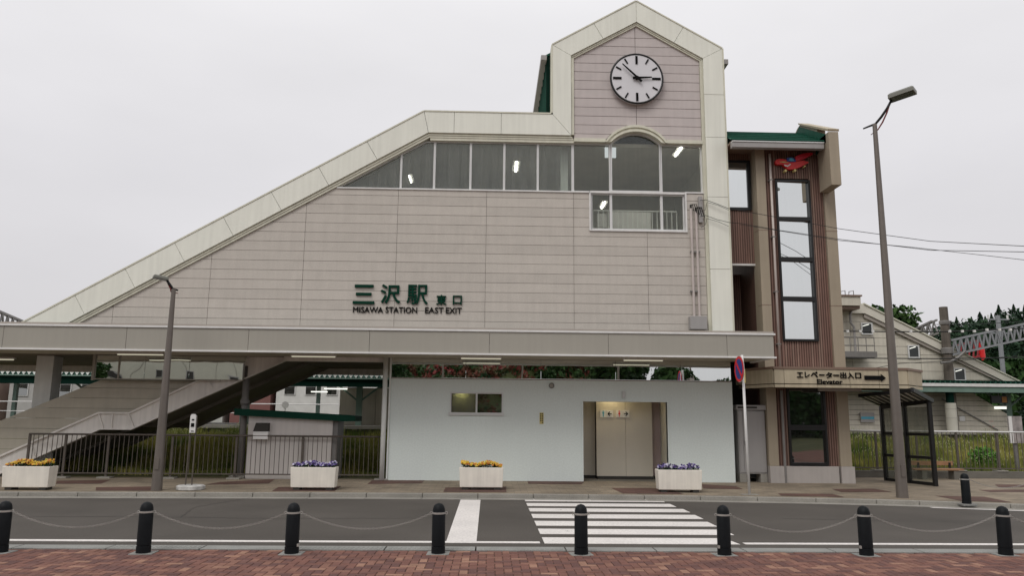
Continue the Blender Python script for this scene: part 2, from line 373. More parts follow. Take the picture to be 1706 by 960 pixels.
def glyph(s, box, Y, parent, m, off=0.0, depth=.04, name='character', bold=0):
    c = bpy.data.curves.new('glyph', 'FONT'); c.body = s; c.size = 1; c.extrude = .01; c.offset = off; c.resolution_u = 3
    o = bpy.data.objects.new('glyph', c); COL.objects.link(o)
    me = bpy.data.meshes.new_from_object(o.evaluated_get(bpy.context.evaluated_depsgraph_get()))
    COL.objects.unlink(o); bpy.data.objects.remove(o)
    co = np.array([v.co[:] for v in me.vertices]); mn = co.min(0); mx_ = co.max(0)
    x0, x1, z0, z1 = box
    par = parent.location if parent else Vector((0, 0, 0))
    for v in me.vertices:
        u = (v.co.x-mn[0])/(mx_[0]-mn[0]); t = (v.co.y-mn[1])/(mx_[1]-mn[1]); k = (v.co.z-mn[2])/(mx_[2]-mn[2])
        v.co = Vector((x0+(x1-x0)*u, Y-depth*k, z0+(z1-z0)*t))-par
    if bold:                                              # thicken strokes with shifted copies
        vs = [v.co[:] for v in me.vertices]; fs = [tuple(p.vertices) for p in me.polygons]; V = []; F_ = []; h = (z1-z0)
        for k, (dx_, dz_) in enumerate(((-1, 0), (1, 0), (0, .8), (0, -.8), (0, 0))):
            b = len(V); V += [(a[0]+dx_*bold*h, a[1]-.0006*k, a[2]+dz_*bold*h) for a in vs]; F_ += [tuple(b+i for i in f) for f in fs]
        me = bpy.data.meshes.new(name); me.from_pydata(V, [], F_)
    me.name = name; me.materials.clear(); me.materials.append(m)
    ob = bpy.data.objects.new(name, me); COL.objects.link(ob); ob.parent = parent; return ob
def pbox(px0, px1, py_top, py_bot, Y=20):
    a = at(px0, py_bot, Y); b = at(px1, py_top, Y); c = at(px0, py_top, Y); d = at(px1, py_bot, Y)
    return (a.x+c.x)/2, (b.x+d.x)/2, (a.z+d.z)/2, (b.z+c.z)/2
def curb_y(x):
    P = [(-80, 16.6), (-14, 16.75), (-10, 16.85), (-3, 17.14), (1, 17.14), (4.2, 17.02), (6.3, 16.8), (8.1, 16.5), (9.5, 16.12), (10.8, 15.7), (14, 14.7), (22, 13.6), (80, 13)]
    return float(np.interp(x, [p[0] for p in P], [p[1] for p in P]))
def walk_z(x, y):
    c = curb_y(x)
    return .095+min(max((y-c)/(20-c), 0), 1)*.055
# ================================================================== GROUND
S = lambda o, lab=None: tag(o, lab, None, None, 'structure')
S(MB().box(-400, 400, -300, 700, -.6, -.05).build('ground', M_ground))
S(MB().box(-80, 80, 10.66, 17.4, -.05, 0).build('road', M_asph))
# pavement on the far side
m = MB(); xs = list(np.linspace(-80, -16, 9))+list(np.linspace(-14, 14, 29))+list(np.linspace(16, 80, 9))
v = []; f = []
for x in xs:
    c = curb_y(x)+.14
    v += [(x, c, -.04), (x, c, .095), (x, 20.0, .15), (x, 22.5, .15), (x, 22.5, -.04)]
for i in range(len(xs)-1):
    for k in range(4): f.append((i*5+k, (i+1)*5+k, (i+1)*5+k+1, i*5+k+1))
walk = S(m.add(v, f).build('pavement', M_side))
patches = [[(95, 803), (184, 802), (168, 807), (93, 807)], [(160, 812), (262, 811), (255, 820), (140, 820)], [(367, 805), (461, 800.5), (448, 807), (342, 808.5)],
           [(464, 812), (568, 811), (552, 820), (445, 820)], [(620, 803), (710, 800.5), (703, 807), (612, 808)], [(742, 813), (843, 812), (844, 820), (738, 820)],
           [(877, 801.5), (969, 802), (969, 809), (880, 808)], [(1018, 814), (1110, 814), (1138, 822.5), (1040, 822.5)], [(1169, 809), (1226, 812), (1238, 816), (1172, 815)],
           [(1296, 822), (1386, 823), (1423, 831), (1320, 830)], [(1386, 816), (1457, 816), (1487, 820.5), (1402, 820.5)], [(1557, 826), (1640, 828), (1692, 837), (1605, 834)],
           [(1650, 809), (1706, 810), (1706, 814), (1664, 814)], [(1630, 818), (1730, 817.5), (1730, 821), (1650, 821)]]
for p in patches:
    g = [gr(x, y, .12) for x, y in p]; vs = [(q.x, min(max(q.y, curb_y(q.x)+.3), 19.98), 0) for q in g]
    up = [(x, y, walk_z(x, y)+.004) for x, y, _ in vs]
    a = Vector(up[1])-Vector(up[0]); b = Vector(up[3])-Vector(up[0])
    MB().add(up, [(0, 1, 2, 3) if a.cross(b).z > 0 else (3, 2, 1, 0)]).build('paver_patch', M_side_r, walk)
# kerb stones of the far pavement
kerb = thing('kerb', (0, 17, 0), None, None); kerb['kind'] = 'structure'
x = -17.0
while x < 20:
    L = 1.2 if x < 7 else .8
    a, b = x+.006, x+L-.006
    MB().slab([(a, curb_y(a)), (b, curb_y(b)), (b, curb_y(b)+.15), (a, curb_y(a)+.15)], -.04, .092).build('kerb_stone', M_conc, kerb, bevel=.012)
    MB().slab([(a, curb_y(a)-.30), (b, curb_y(b)-.30), (b, curb_y(b)-.004), (a, curb_y(a)-.004)], -.04, .006).build('gutter_stone', M_conc, kerb)
    x += L
# markings
S(MB().box(-.56, -.14, 11.09, 16.78, .0, .004).build('stop_line', M_paint))
cross = thing('crosswalk', (2, 14, 0), None, None); cross['kind'] = 'structure'
rows = [(832.2, 836.4, 3.74), (839.6, 844.4, 3.76), (848, 853.4, 3.80), (857.8, 864.4, 3.78), (869.3, 877, 3.74), (882.3, 891, 3.72), (896.7, 906.8, 3.62)]
for i, (t, b, x1) in enumerate(rows):
    y1 = gr(960, t).y; y0 = gr(960, b).y
    MB().slab([(.80, y0), (x1-.1 if i == 6 else x1, y0), (x1 if i < 6 else x1-.16, y1), (.80, y1)], 0, .004).build('crosswalk_stripe', M_paint, cross)
S(MB().slab([(-40, 10.92), (.74, 11.03), (.74, 11.17), (-40, 11.06)], 0, .0045).build('edge_line', M_paint))
S(MB().slab([(3.6, 11.02), (40, 11.5), (40, 11.64), (3.6, 11.16)], 0, .0045).build('edge_line', M_paint))
m = MB(); v = []; f = []
exs = list(np.linspace(9.0, 30, 30))
for x in exs: v += [(x, curb_y(x)-.47, .004), (x, curb_y(x)-.34, .004)]
for i in range(len(exs)-1): f.append((2*i, 2*i+2, 2*i+3, 2*i+1))
S(m.add(v, f).build('edge_line', M_paint))
seal = mat('tar_seal', (.035, .033, .031), .6, .1, 5)
def crack(pts, wd, name='road_crack'):
    P_ = []
    for a, b in zip(pts[:-1], pts[1:]):
        for k in range(9): t = k/9; P_.append((a[0]+(b[0]-a[0])*t+random.gauss(0, .012), a[1]+(b[1]-a[1])*t+random.gauss(0, .02)))
    P_.append(pts[-1]); v = []; f = []
    for i, (x, y) in enumerate(P_):
        q0 = P_[max(i-1, 0)]; q1 = P_[min(i+1, len(P_)-1)]; d = Vector((q1[0]-q0[0], q1[1]-q0[1])).normalized(); wv = wd*random.uniform(.5, 1.2)/2
        v += [(x-d.y*wv, y+d.x*wv, .0022), (x+d.y*wv, y-d.x*wv, .0022)]
    for i in range(len(P_)-1): f.append((2*i, 2*i+1, 2*i+3, 2*i+2))
    S(MB().add(v, f).build(name, seal))
crack([(-9.5, 13.4), (-6.2, 13.7), (-3.4, 13.5), (-.7, 13.75)], .022); crack([(5.2, 13.9), (8.4, 13.6), (12, 13.9)], .022); crack([(-5.2, 13.7), (-5.5, 15.1), (-5.1, 16.6)], .018)
# near gutter: slotted concrete covers
gut = thing('gutter', (0, 10.5, 0), None, None); gut['kind'] = 'structure'
x = -8.4; k = 0
while x < 9.6:
    L = 1.18
    mm = MB().box(x+.01, x+L-.01, 10.38, 10.66, -.05, .012)
    if k in (5, 6, 7, 3):
        for q in range(18): mm.box(x+.05+q*.062, x+.085+q*.062, 10.45, 10.60, .0121, .016)
    mm.build('gutter_cover', M_gut, gut, bevel=.004); x += L; k += 1
# brick pavement at the camera's feet
bp_ = S(MB().box(-60, 60, -6, 10.37, -.05, -.004).build('brick_pavement', M_brkbed))
cells = []
for i in range(-76, 90):
    for j in range(0, 25):
        Y0 = 7.86+j*.1
        if (i-j) % 4 == 0: cells.append((i*.1, Y0, .2, .1))
        elif (i-j) % 4 == 2: cells.append((i*.1, Y0-.1, .1, .2))
vis = [c for c in cells if abs((c[0]-.24)/max(c[1], .1)) < .70 and c[1]+c[3] <= 10.375 and c[1] > 7.7]
blocks = [(-6.02, 10.12), (-4.27, 10.12), (-2.44, 10.13), (-.61, 10.18), (1.205, 10.16), (3.04, 10.16), (4.89, 10.18), (6.77, 10.26)]
def on_base(c): return any(abs(c[0]+c[2]/2-b[0]) < .17 and c[1]+c[3] > b[1]-.10 for b in blocks)
vis = [c for c in vis if not on_base(c)]
front = sorted([c for c in vis if c[1] > 8.15], key=lambda c: c[1])[:300]; fs_ = set(front)
shared = {}
def brick_mesh(h, k):
    if (h, k) in shared: return shared[(h, k)]
    w_, d_ = (.1955, .0955) if h else (.0955, .1955); c = .004
    vs = [(0, 0, -.03), (w_, 0, -.03), (w_, d_, -.03), (0, d_, -.03), (0, 0, 0), (w_, 0, 0), (w_, d_, 0), (0, d_, 0), (c, c, .004), (w_-c, c, .004), (w_-c, d_-c, .004), (c, d_-c, .004)]
    fc = [(8, 9, 10, 11), (4, 5, 9, 8), (5, 6, 10, 9), (6, 7, 11, 10), (7, 4, 8, 11), (0, 1, 5, 4), (1, 2, 6, 5), (2, 3, 7, 6), (3, 0, 4, 7)]
    me = bpy.data.meshes.new('brick'); me.from_pydata(vs, [], fc); me.materials.append(M_brk[k]); shared[(h, k)] = me; return me
wts = [.3, .26, .2, .17, .07]
def pick(): return int(rng.choice(5, p=wts))
for c in front:
    o = bpy.data.objects.new('brick', brick_mesh(c[2] > c[3], pick())); COL.objects.link(o); o.parent = bp_; o.location = (c[0]+.003, c[1]+.003, random.uniform(-.0015, .0015))
mm = MB()
for c in vis:
    if c in fs_: continue
    z = random.uniform(-.0015, .0015); k = pick(); x0, y0, x1, y1 = c[0]+.002, c[1]+.002, c[0]+c[2]-.002, c[1]+c[3]-.002
    mm.add([(x0, y0, z-.01), (x1, y0, z-.01), (x1, y1, z-.01), (x0, y1, z-.01), (x0+.005, y0+.005, z+.004), (x1-.005, y0+.005, z+.004), (x1-.005, y1-.005, z+.004), (x0+.005, y1-.005, z+.004)],
           [(4, 5, 6, 7), (0, 1, 5, 4), (1, 2, 6, 5), (2, 3, 7, 6), (3, 0, 4, 7)], k)
tag(mm.build('brick_field', M_brk, bp_), kind='stuff')
# ================================================================== STATION BUILDING
st = thing('station_building', (0, 20, 0), 'large station building with sloping cream roof band, grey siding and gabled clock tower', 'station building')
P = lambda *a: xz(*a)
O_ = [(-11.97, 4.0), (-1.87, 9.96), (1.64, 9.96), (1.64, 12.0), (4.0, 13.38), (6.40, 12.0), (6.40, 3.7)]
slopeI = ((-10.95, 4.03), (-1.74, 9.36)); slopeL = ((-10.70, 3.98), (-1.69, 9.20))
def lerp(a, b, t): return (a[0]+(b[0]-a[0])*t, a[1]+(b[1]-a[1])*t)
I_ = [(-10.85, 4.0), (-1.74, 9.36), (2.15, 9.36), (2.15, 11.70), (4.0, 12.76), (5.85, 11.70), (5.85, 3.7)]
L_ = [(-10.62, 4.0), (-1.70, 9.24), (2.235, 9.24), (2.235, 11.645), (4.0, 12.66), (5.765, 11.645), (5.765, 3.7)]
cuts = {0: [.125, .245, .365, .485, .605, .725, .85], 1: [.235, .60], 2: [], 3: [.49], 4: [.55], 5: [.165, .315, .52, .76]}
for k in range(6):
    ts = [0]+cuts[k]+[1]
    if k == 2: ts = [0, 1]
    for a, b in zip(ts[:-1], ts[1:]):
        g = .004/math.dist(O_[k], O_[k+1])
        a2, b2 = a+g, b-g
        o1, o2, i1, i2 = lerp(O_[k], O_[k+1], a2), lerp(O_[k], O_[k+1], b2), lerp(I_[k], I_[k+1], a2), lerp(I_[k], I_[k+1], b2)
        def foot(o):                                      # joints run square to the band, mitres stay at the corners
            A_, B_ = Vector(I_[k]), Vector(I_[k+1]); d = (B_-A_).normalized(); return tuple(A_+d*min(max((Vector(o)-A_).dot(d), 0), (B_-A_).length))
        if a > 0: i1 = foot(o1)
        if b < 1: i2 = foot(o2)
        MB().prism([o1, o2, i2, i1], 19.90, 20.30).build('cladding_panel', M_clad, st, bevel=.005)
if True:
    # the tower's left jamb below the mitre is a panel of its own
    MB().prism([(1.65, 9.96), (2.15, 9.37), (2.15, 10.9), (1.65, 10.9)], 19.902, 20.29).build('cladding_panel', M_clad, st)
# stepped moulding along the inner edge
for k in range(6):
    if k == 2: q = [(2.15, 9.40), (2.235, 9.40), (2.235, 11.645), (2.15, 11.70)]
    else: q = [I_[k], I_[k+1], L_[k+1], L_[k]]
    MB().prism(q, 19.955, 20.30).build('moulding', M_clad2, st)
    qq = [lerp(I_[k], L_[k], .30), lerp(I_[k+1], L_[k+1], .30), lerp(I_[k+1], L_[k+1], .52), lerp(I_[k], L_[k], .52)]
    if k != 2: MB().prism(qq, 19.935, 19.956).build('moulding', M_clad2, st)
# thin capping flashing on the outer edge
for k in range(6):
    a, b = Vector(O_[k]), Vector(O_[k+1]); d = (b-a).normalized(); n_ = Vector((-d.y, d.x))
    if k == 5: b = Vector((6.40, 3.7))
    MB().prism([tuple(a), tuple(b), tuple(b+n_*.035), tuple(a+n_*.035)], 19.885, 26 if k < 2 else 20.35).build('flashing', M_clad2, st)
# siding boards
hs = half(L_[0], L_[1], (0, 5))
zrow = [3.86]+[7.33-.26*k for k in range(12, -1, -1)]+[7.59, 7.79]
zrow = [3.86]+[z for z in zrow[1:] if z > 3.95]
nwin = (2.66, 5.28, 6.72, 7.82)
boards(st, 'siding_panel', M_board, [-11.2, -9.75, -7.33, -4.93, -2.5, -.13, 2.22, 4.2, 5.765], zrow, 20.0, 20.04, gap=.0038, halves=[hs], holes=[nwin])
wall_pieces(((-11.2, 5.765, 3.3, 7.79), [nwin]), 20.04, 20.16, [hs]).build('wall_backing', M_joint, st)
# tower siding
gl = half(L_[3], L_[4], (4, 10)); gr_ = half(L_[4], L_[5], (4, 10))
zt = [9.30]+[12.05-.26*k for k in range(10, -1, -1)]+[12.31, 12.7]
zt = [z for z in zt if z > 9.29]
arch_c = (3.94, 9.12)
def arch(hw, rise, n=16, z0=9.17):
    R = (hw*hw+rise*rise)/(2*rise); zc = z0+rise-R; a = math.asin(min(1, hw/R))
    return [(3.94+R*math.sin(-a+2*a*i/n), zc+R*math.cos(-a+2*a*i/n)) for i in range(n+1)]
ao = arch(.86, .50, 20, 9.24)
boards(st, 'tower_siding_panel', M_pink, [2.235, 3.97, 5.765], [z for z in zt if z >= 9.70], 20.0, 20.04, gap=.006, halves=[gl, gr_])
for j in range(len(zt)-1):                                # courses beside the arch
    if zt[j] >= 9.70: continue
    z0, z1 = zt[j]+.006, min(zt[j+1], 99)-.006
    def ax(z, s):
        c = [p for p in ao if (p[0] < 3.94) == (s < 0)]
        zs = [p[1] for p in c]; x_ = [p[0] for p in c]
        if s > 0: zs, x_ = zs[::-1], x_[::-1]
        return float(np.interp(z, zs, x_)) if z < max(zs) else 3.94
    MB().prism([(2.241, z0), (ax(z0, -1), z0), (ax(z1, -1), z1), (2.241, z1)], 20.0, 20.04).build('tower_siding_panel', M_pink[j % 3], st)
    MB().prism([(5.759, z0), (ax(z0, 1), z0), (ax(z1, 1), z1), (5.759, z1)], 20.0, 20.04).build('tower_siding_panel', M_pink[(j+1) % 3], st)
bk = MB(); bk.prism([(2.2, 9.72), (5.8, 9.72), (5.8, 11.7), (4, 12.72), (2.2, 11.7)], 20.04, 20.16)
bk.prism([(2.2, 9.26), (3.1, 9.26), (3.3, 9.72), (2.2, 9.72)], 20.04, 20.16); bk.prism([(5.8, 9.26), (4.78, 9.26), (4.58, 9.72), (5.8, 9.72)], 20.04, 20.16)
bk.build('wall_backing', M_joint, st)
# cornice and arch moulding
MB().box(2.235, 3.10, 19.93, 20.2, 9.20, 9.30).box(4.78, 5.765, 19.93, 20.2, 9.20, 9.30).build('cornice', M_clad2, st)
MB().box(-1.69, 2.235, 19.97, 20.2, 9.165, 9.24).build('cornice', M_clad2, st)
for (h0, r0), (h1, r1), y in (((.86, .50), (.80, .43), 19.90), ((.80, .43), (.74, .37), 19.94), ((.74, .37), (.69, .31), 19.90)):
    a = arch(h0, r0, 20, 9.20); b = arch(h1, r1, 20, 9.20); mm = MB()
    for i in range(20): mm.prism([a[i], a[i+1], b[i+1], b[i]], y, 20.2)
    mm.build('arch_moulding', M_clad2, st)
# windows
sl = lambda x: L_[0][1]+(x-L_[0][0])*(L_[1][1]-L_[0][1])/(L_[1][0]-L_[0][0])
zb, zt_ = 7.80, 9.165
xm = [-2.46, -1.56, -.58, .335, 1.25, 2.20]
xl = -10.62+(zb-4.0)*(L_[1][0]-L_[0][0])/(L_[1][1]-L_[0][1])
window([(xl, zb), (-2.46, zb), (-2.46, sl(-2.46))], 20.06, st, .025)
window([(-2.46, zb), (-1.56, zb), (-1.56, zt_), (-1.80, zt_), (-2.46, sl(-2.46))], 20.06, st, .03)
for a, b in zip(xm[1:-1], xm[2:]): window([(a, zb), (b, zb), (b, zt_), (a, zt_)], 20.06, st, .03)
window([(2.20, zb), (3.24, zb), (3.24, 9.20), (2.20, 9.20)], 20.06, st, .04, gm=M_glass2)
ar = arch(.69, .31, 14, 9.20)
window([(3.24, zb+.03), (4.62, zb+.03)]+ar[::-1], 20.06, st, .04, gm=M_glass2)
window([(4.62, zb), (5.765, zb), (5.765, 9.20), (4.62, 9.20)], 20.06, st, .04, gm=M_glass2)
for a, b in ((2.70, 3.24), (3.24, 4.62), (4.62, 5.24)): window([(a, 6.76), (b, 6.76), (b, 7.77), (a, 7.77)], 20.06, st, .035, gm=M_glass2)
MB().box(-4.15, 2.66, 19.97, 20.1, 7.765, 7.80).box(2.64, 2.68, 19.97, 20.1, 6.70, 7.80).box(2.64, 5.29, 19.965, 20.1, 6.705, 6.745).box(5.25, 5.29, 19.97, 20.1, 6.70, 7.80).box(5.25, 5.765, 19.975, 20.1, 7.80, 7.835).box(2.68, 5.25, 20.0, 20.1, 7.77, 7.83).build('window_trim', M_white, st)
# interior of the concourse
MB().box(-6.0, 6.38, 25.0, 25.2, 6.0, 9.3).box(6.2, 6.38, 20.2, 25, 3.8, 9.3).build('inner_wall', M_int, st)
MB().box(2.2, 6.38, 20.1, 25, 6.45, 6.60).box(-5, 2.2, 20.3, 25, 7.0, 7.15).build('floor_slab', M_int, st)
MB().prism([(6.38, 9.30), (-1.75, 9.30), (-11.5, 3.62), (-11.5, 3.5), (-1.7, 9.2), (6.38, 9.2)][::-1], 20.32, 25.0).build('ceiling', mat('ceiling_panel', (.55, .53, .48), .8), st)
MB().box(1.92, 2.12, 20.5, 20.7, 7.15, 9.2).build('inner_column', M_wcol, st)
for (px, py, Y, L, rot) in ((683, 297, 22.2, .8, 1), (860, 277, 23.2, 1.0, 1), (1130, 252, 22.0, .8, 1), (1005, 341, 23.5, .8, 1)):
    p = at(px, py, Y)
    z = min(p.z, 9.16)
    k = (z-CAM_H)/(p.z-CAM_H); c = Vector((p.x*k, p.y*k, z))
    fx = MB().box(c.x-.11, c.x+.11, c.y-L/2, c.y+L/2, c.z, c.z+.05).build('light_fitting', M_white, st)
    MB().box(c.x-.025, c.x+.025, c.y-L/2+.05, c.y+L/2-.05, c.z-.03, c.z-.002).build('tube', M_tubei, fx)
sgn = at(1018, 254, 20.35); MB().box(sgn.x-.17, sgn.x+.14, 20.35, 20.40, sgn.z-.14, sgn.z+.16).build('hanging_sign', emit_mat('white_sign_glow', (.9, .95, 1), .75), st)  # white sign, with a weak glow put into its material
a = at(1018, 384, 20.9); b = at(1084, 354, 20.9); MB().box(a.x, b.x, 20.9, 20.94, 6.6, b.z).build('white_board', M_white, st)
a = at(995, 378, 20.5); b = at(1011, 356, 20.5); MB().box(a.x, b.x, 20.5, 20.53, a.z, b.z).build('notice', M_white, st)
ra = at(989, 384, 20.25); rb = at(1127, 353, 20.25); mm = MB()
mm.tube([(ra.x, 20.25, 6.6), (ra.x, 20.25, rb.z), (rb.x, 20.25, rb.z), (rb.x, 20.25, 6.6)], .018, 6)
rail = mm.build('inner_railing', M_wcol, st)
for i in range(1, 17):
    x = ra.x+(rb.x-ra.x)*i/17; MB().tube([(x, 20.25, 6.6), (x, 20.25, rb.z)], .011, 5, cap=False).build('baluster', M_wcol, rail)
# roofs, side and rear
MB().prism([(-11.97, 3.9), (-1.87, 9.93), (1.7, 9.93), (1.7, 9.75), (-1.8, 9.75), (-11.7, 3.9)], 20.30, 25.2).build('roof', M_green, st)
MB().box(6.385, 6.42, 20.3, 25.2, 3.3, 9.9).build('side_wall', M_clad2, st)
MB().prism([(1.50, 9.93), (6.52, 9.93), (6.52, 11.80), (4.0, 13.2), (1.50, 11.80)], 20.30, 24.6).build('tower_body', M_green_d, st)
tr = MB().prism([(1.42, 11.80), (1.42, 11.86), (4.0, 13.32), (6.6, 11.86), (6.6, 11.80), (4.0, 13.24)], 20.3, 24.8).build('tower_roof', M_green, st)
for s_ in (1.40, 6.56): MB().box(s_-.06, s_+.10, 20.2, 24.9, 11.70, 11.84).build('gutter', M_cab, tr)
for q in range(8): MB().box(1.475, 1.50, 20.5+q*.5, 20.54+q*.5, 9.93, 11.78).build('seam', M_green, tr)
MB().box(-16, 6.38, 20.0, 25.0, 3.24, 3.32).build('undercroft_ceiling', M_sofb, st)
MB().box(-5.3, -2.6, 20.05, 20.3, 3.13, 3.24).box(-16, -2.6, 24.8, 25, 3.05, 3.24).build('beam', M_string, st)
# clock
ck = thing('station_clock', (3.97, 19.95, 11.04), 'round white clock with black bars showing ten to three', 'clock')
cx, cz, R = 3.972, 11.035, .735
def disc(m, R, y0, y1, n=40, cx=cx, cz=cz, mi=0): return m.prism([(cx+R*math.cos(2*math.pi*i/n), cz+R*math.sin(2*math.pi*i/n)) for i in range(n)], y0, y1, mi)
disc(MB(), R-.02, 19.86, 19.99).build('face', mat('clock_face', (.66, .65, .67), .45, .02), ck)
MB().torus((cx, 19.87, cz), (0, 1, 0), R-.015, .03, 48, 8).build('rim', M_black, ck, smooth=True)
for h in range(12):
    t = math.radians(30*h); big = h % 3 == 0; r1 = R*.90; r0 = r1-(.235 if big else .16); wd = .062 if big else .038
    d = Vector((math.sin(t), math.cos(t))); n_ = Vector((d.y, -d.x)); c = Vector((cx, cz))
    MB().prism([tuple(c+d*r0-n_*wd/2), tuple(c+d*r1-n_*wd/2), tuple(c+d*r1+n_*wd/2), tuple(c+d*r0+n_*wd/2)], 19.84, 19.862).build('hour_mark', M_lettb, ck)
def hand(ang, L, wd, tail, name, y):
    t = math.radians(ang); d = Vector((math.sin(t), math.cos(t))); n_ = Vector((d.y, -d.x)); c = Vector((cx, cz))
    MB().prism([tuple(c-d*tail-n_*wd*.75), tuple(c+d*L-n_*wd*.35), tuple(c+d*L+n_*wd*.35), tuple(c-d*tail+n_*wd*.75)], y, y+.012).build(name, M_lettb, ck)
hand(86.5, .41, .05, .12, 'hour_hand', 19.80); hand(314, .565, .045, .17, 'minute_hand', 19.775)
disc(MB(), .045, 19.77, 19.86, 16).build('hub', M_lettb, ck)
# station name letters
sg = thing('station_name_sign', (-2, 19.99, 4.6), 'dark green station name letters fixed to the grey siding above the canopy', 'sign')
for ch, b_, off in (('三', (588.6, 624.2, 474.8, 507), .018), ('沢', (634.3, 667.5, 474.3, 506.5), .018), ('駅', (677.8, 713.2, 475, 508), .012), ('東', (726.9, 744, 491.8, 508.6), .016), ('口', (754.4, 769.6, 493, 508), .02)):
    o = glyph(ch, pbox(*b_), 20.0, sg, M_lett, off, .05)
for ch, b_ in (('MISAWA', (588.5, 638.5, 511.8, 521.4)), ('STATION', (642.5, 695, 512, 521.8)), ('EAST', (708.3, 739, 512.6, 522.2)), ('EXIT', (742.8, 769.2, 513, 522.6))):
    glyph(ch, pbox(*b_), 20.0, sg, M_lettb, 0, .03, 'lettering', .013)
# conduits and cable bracket on the wall
cb = thing('cable_riser', (5.4, 19.95, 4), 'pair of grey conduits with junction box and cable bracket beside the tall pillar', 'conduits')
j = pbox(1150, 1178, 527, 549, 19.8); MB().box(j[0], j[1], 19.78, 19.99, j[2], j[3]).build('junction_box', M_cab, cb, bevel=.01)
for px_, px2, top in ((1151, 1157, 347), (1159.5, 1166, 352)):
    a = at(px_, top, 19.94); b = at(px2, 530, 19.94)
    MB().tube([(a.x, 19.94, a.z), ((a.x+b.x)/2, 19.94, b.z)], .034, 8).build('conduit', mat('conduit_pink', (.52, .46, .43), .5), cb)
    for k in range(3):
        pts = [(a.x+.02*k-.02, 19.93, a.z-.02), (a.x+.02*k-.03, 19.90, a.z+.08), (a.x+.05*k+.03, 19.88, a.z+.1), (a.x+.08*k+.06, 19.9, a.z-.08-.05*k)]
        MB().tube(pts, .012, 5).build('cable_tail', M_black, cb)
for z in (420, 486): a = at(1158, z, 19.96); MB().box(a.x-.13, a.x+.13, 19.92, 19.98, a.z-.02, a.z+.02).build('clamp', M_grey, cb)
a = at(1166, 328, 19.95); b = at(1168, 371, 19.95); MB().box(a.x-.05, a.x+.05, 19.9, 19.99, b.z, a.z).build('bracket', M_cab, cb)
# overhead cables
def cable(pts, r, lab, name='overhead_cable', cat='cable', grp=None, end=None):
    P_ = [Vector(p) for p in pts]+([Vector(end)] if end else []); out_ = []
    for i in range(len(P_)-1):
        for k in range(8): out_.append(P_[i].lerp(P_[i+1], k/8))
    out_.append(P_[-1]); o = MB().tube(out_, r, 5).build(name, M_black); return tag(o, lab, cat, grp)
def W(*l): return [at(*p) for p in l]
cable(W((1166, 334, 19.85), (1176, 333, 19.82), (1195, 340, 19.8), (1214, 347.5, 19.75), (1234, 351, 19.7), (1300, 363, 19.3), (1400, 381.5, 18.8), (1550, 402, 17.8), (1740, 412, 16)), .008, 'uppermost black cable running right from the bracket past the brown tower', end=(24.0, 13.6, 6.7))
cable(W((1166, 361, 19.85), (1176, 359, 19.82), (1195, 366, 19.8), (1216, 371, 19.75), (1232, 372, 19.7), (1300, 384, 19.3), (1400, 399, 18.8), (1550, 417, 17.8), (1740, 420.5, 16)), .008, 'middle black cable running right from the bracket past the brown tower', end=(24.0, 13.6, 6.7))
cable(W((1232, 374, 19.68), (1400, 401, 18.75), (1520, 412, 17.8), (1740, 437, 16)), .0065, 'lowest black cable sagging right across the sky behind the tall lamp', end=(24.0, 13.6, 6.2))
up_ = thing('utility_pole', (24.1, 13.75, .1), 'concrete utility pole out on the right-hand pavement carrying the station cables', 'pole')
MB().tube([(24.1, 13.75, .1), (24.1, 13.75, 8.6)], [.17, .11], 14).build('shaft', M_cpole, up_, smooth='a'); MB().bar((23.7, 13.7, 6.7), (24.5, 13.7, 6.7), .08).build('cross_arm', M_grey, up_)
for dy in (0, 27):
    cable(W((1168, 352+dy*1.0, 19.86), (1175, 350+dy*.9, 19.84), (1178, 337+dy, 19.83), (1197, 342.5+dy, 19.8), (1214, 350+dy, 19.78)), .006, ['short upper jumper wire looping across the cream pillar', 'short lower jumper wire looping across the cream pillar'][dy > 0])
# ================================================================== CANOPY
cn = thing('entrance_canopy', (0, 18.3, 3.2), 'long flat grey canopy running across the front of the station', 'canopy')
xs_ = [-17, -14.2, -11.4, -8.55, -5.7, -2.85, 0.0, 2.85, 5.72, 6.86]
for a, b in zip(xs_[:-1], xs_[1:]): MB().box(a+.004, b-.004, 18.30, 18.36, 3.235, 3.755).build('fascia_panel', M_fascia, cn, bevel=.004)
MB().box(6.80, 6.856, 18.362, 19.96, 3.235, 3.755).build('fascia_panel', M_fascia, cn)
MB().box(-17, 6.90, 18.27, 18.40, 3.755, 3.80).box(6.84, 6.90, 18.40, 19.9, 3.755, 3.80).build('coping', M_white, cn)
MB().box(-17, 6.90, 18.265, 18.42, 3.195, 3.235).box(6.80, 6.90, 18.42, 19.9, 3.195, 3.235).build('drip_edge', M_white, cn)
MB().box(-17, 6.82, 18.41, 19.88, 3.60, 3.74).build('roof_deck', M_grey, cn)
MB().box(-17, 6.88, 18.33, 18.37, 3.803, 3.85).build('shadow_gap_strip', M_joint, cn)  # strip stands in for the dark shadow gap above the coping
i = 0; x = -17
while x < 6.7:
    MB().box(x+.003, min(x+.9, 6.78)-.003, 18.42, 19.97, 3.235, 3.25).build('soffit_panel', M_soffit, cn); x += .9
for px0, px1, py in ((195, 273, 589.5), (485, 560, 591.2), (767, 836, 596), (1038, 1105, 598.5)):
    a = at(px0, py, 19.2); b = at(px1, py, 19.2)
    fx = MB().box(a.x, b.x, 19.14, 19.26, 3.19, 3.234).build('light_fitting', M_white, cn)
    MB().box(a.x+.02, b.x-.02, 19.17, 19.23, 3.165, 3.188).build('tube', M_tube, fx)
p = at(5, 603, 21.5); fx = MB().box(p.x-1, p.x+.35, 21.4, 21.5, 3.19, 3.238).build('light_fitting', M_white, cn)
MB().box(p.x-.95, p.x+.3, 21.42, 21.48, 3.16, 3.188).build('tube', M_tube, fx)
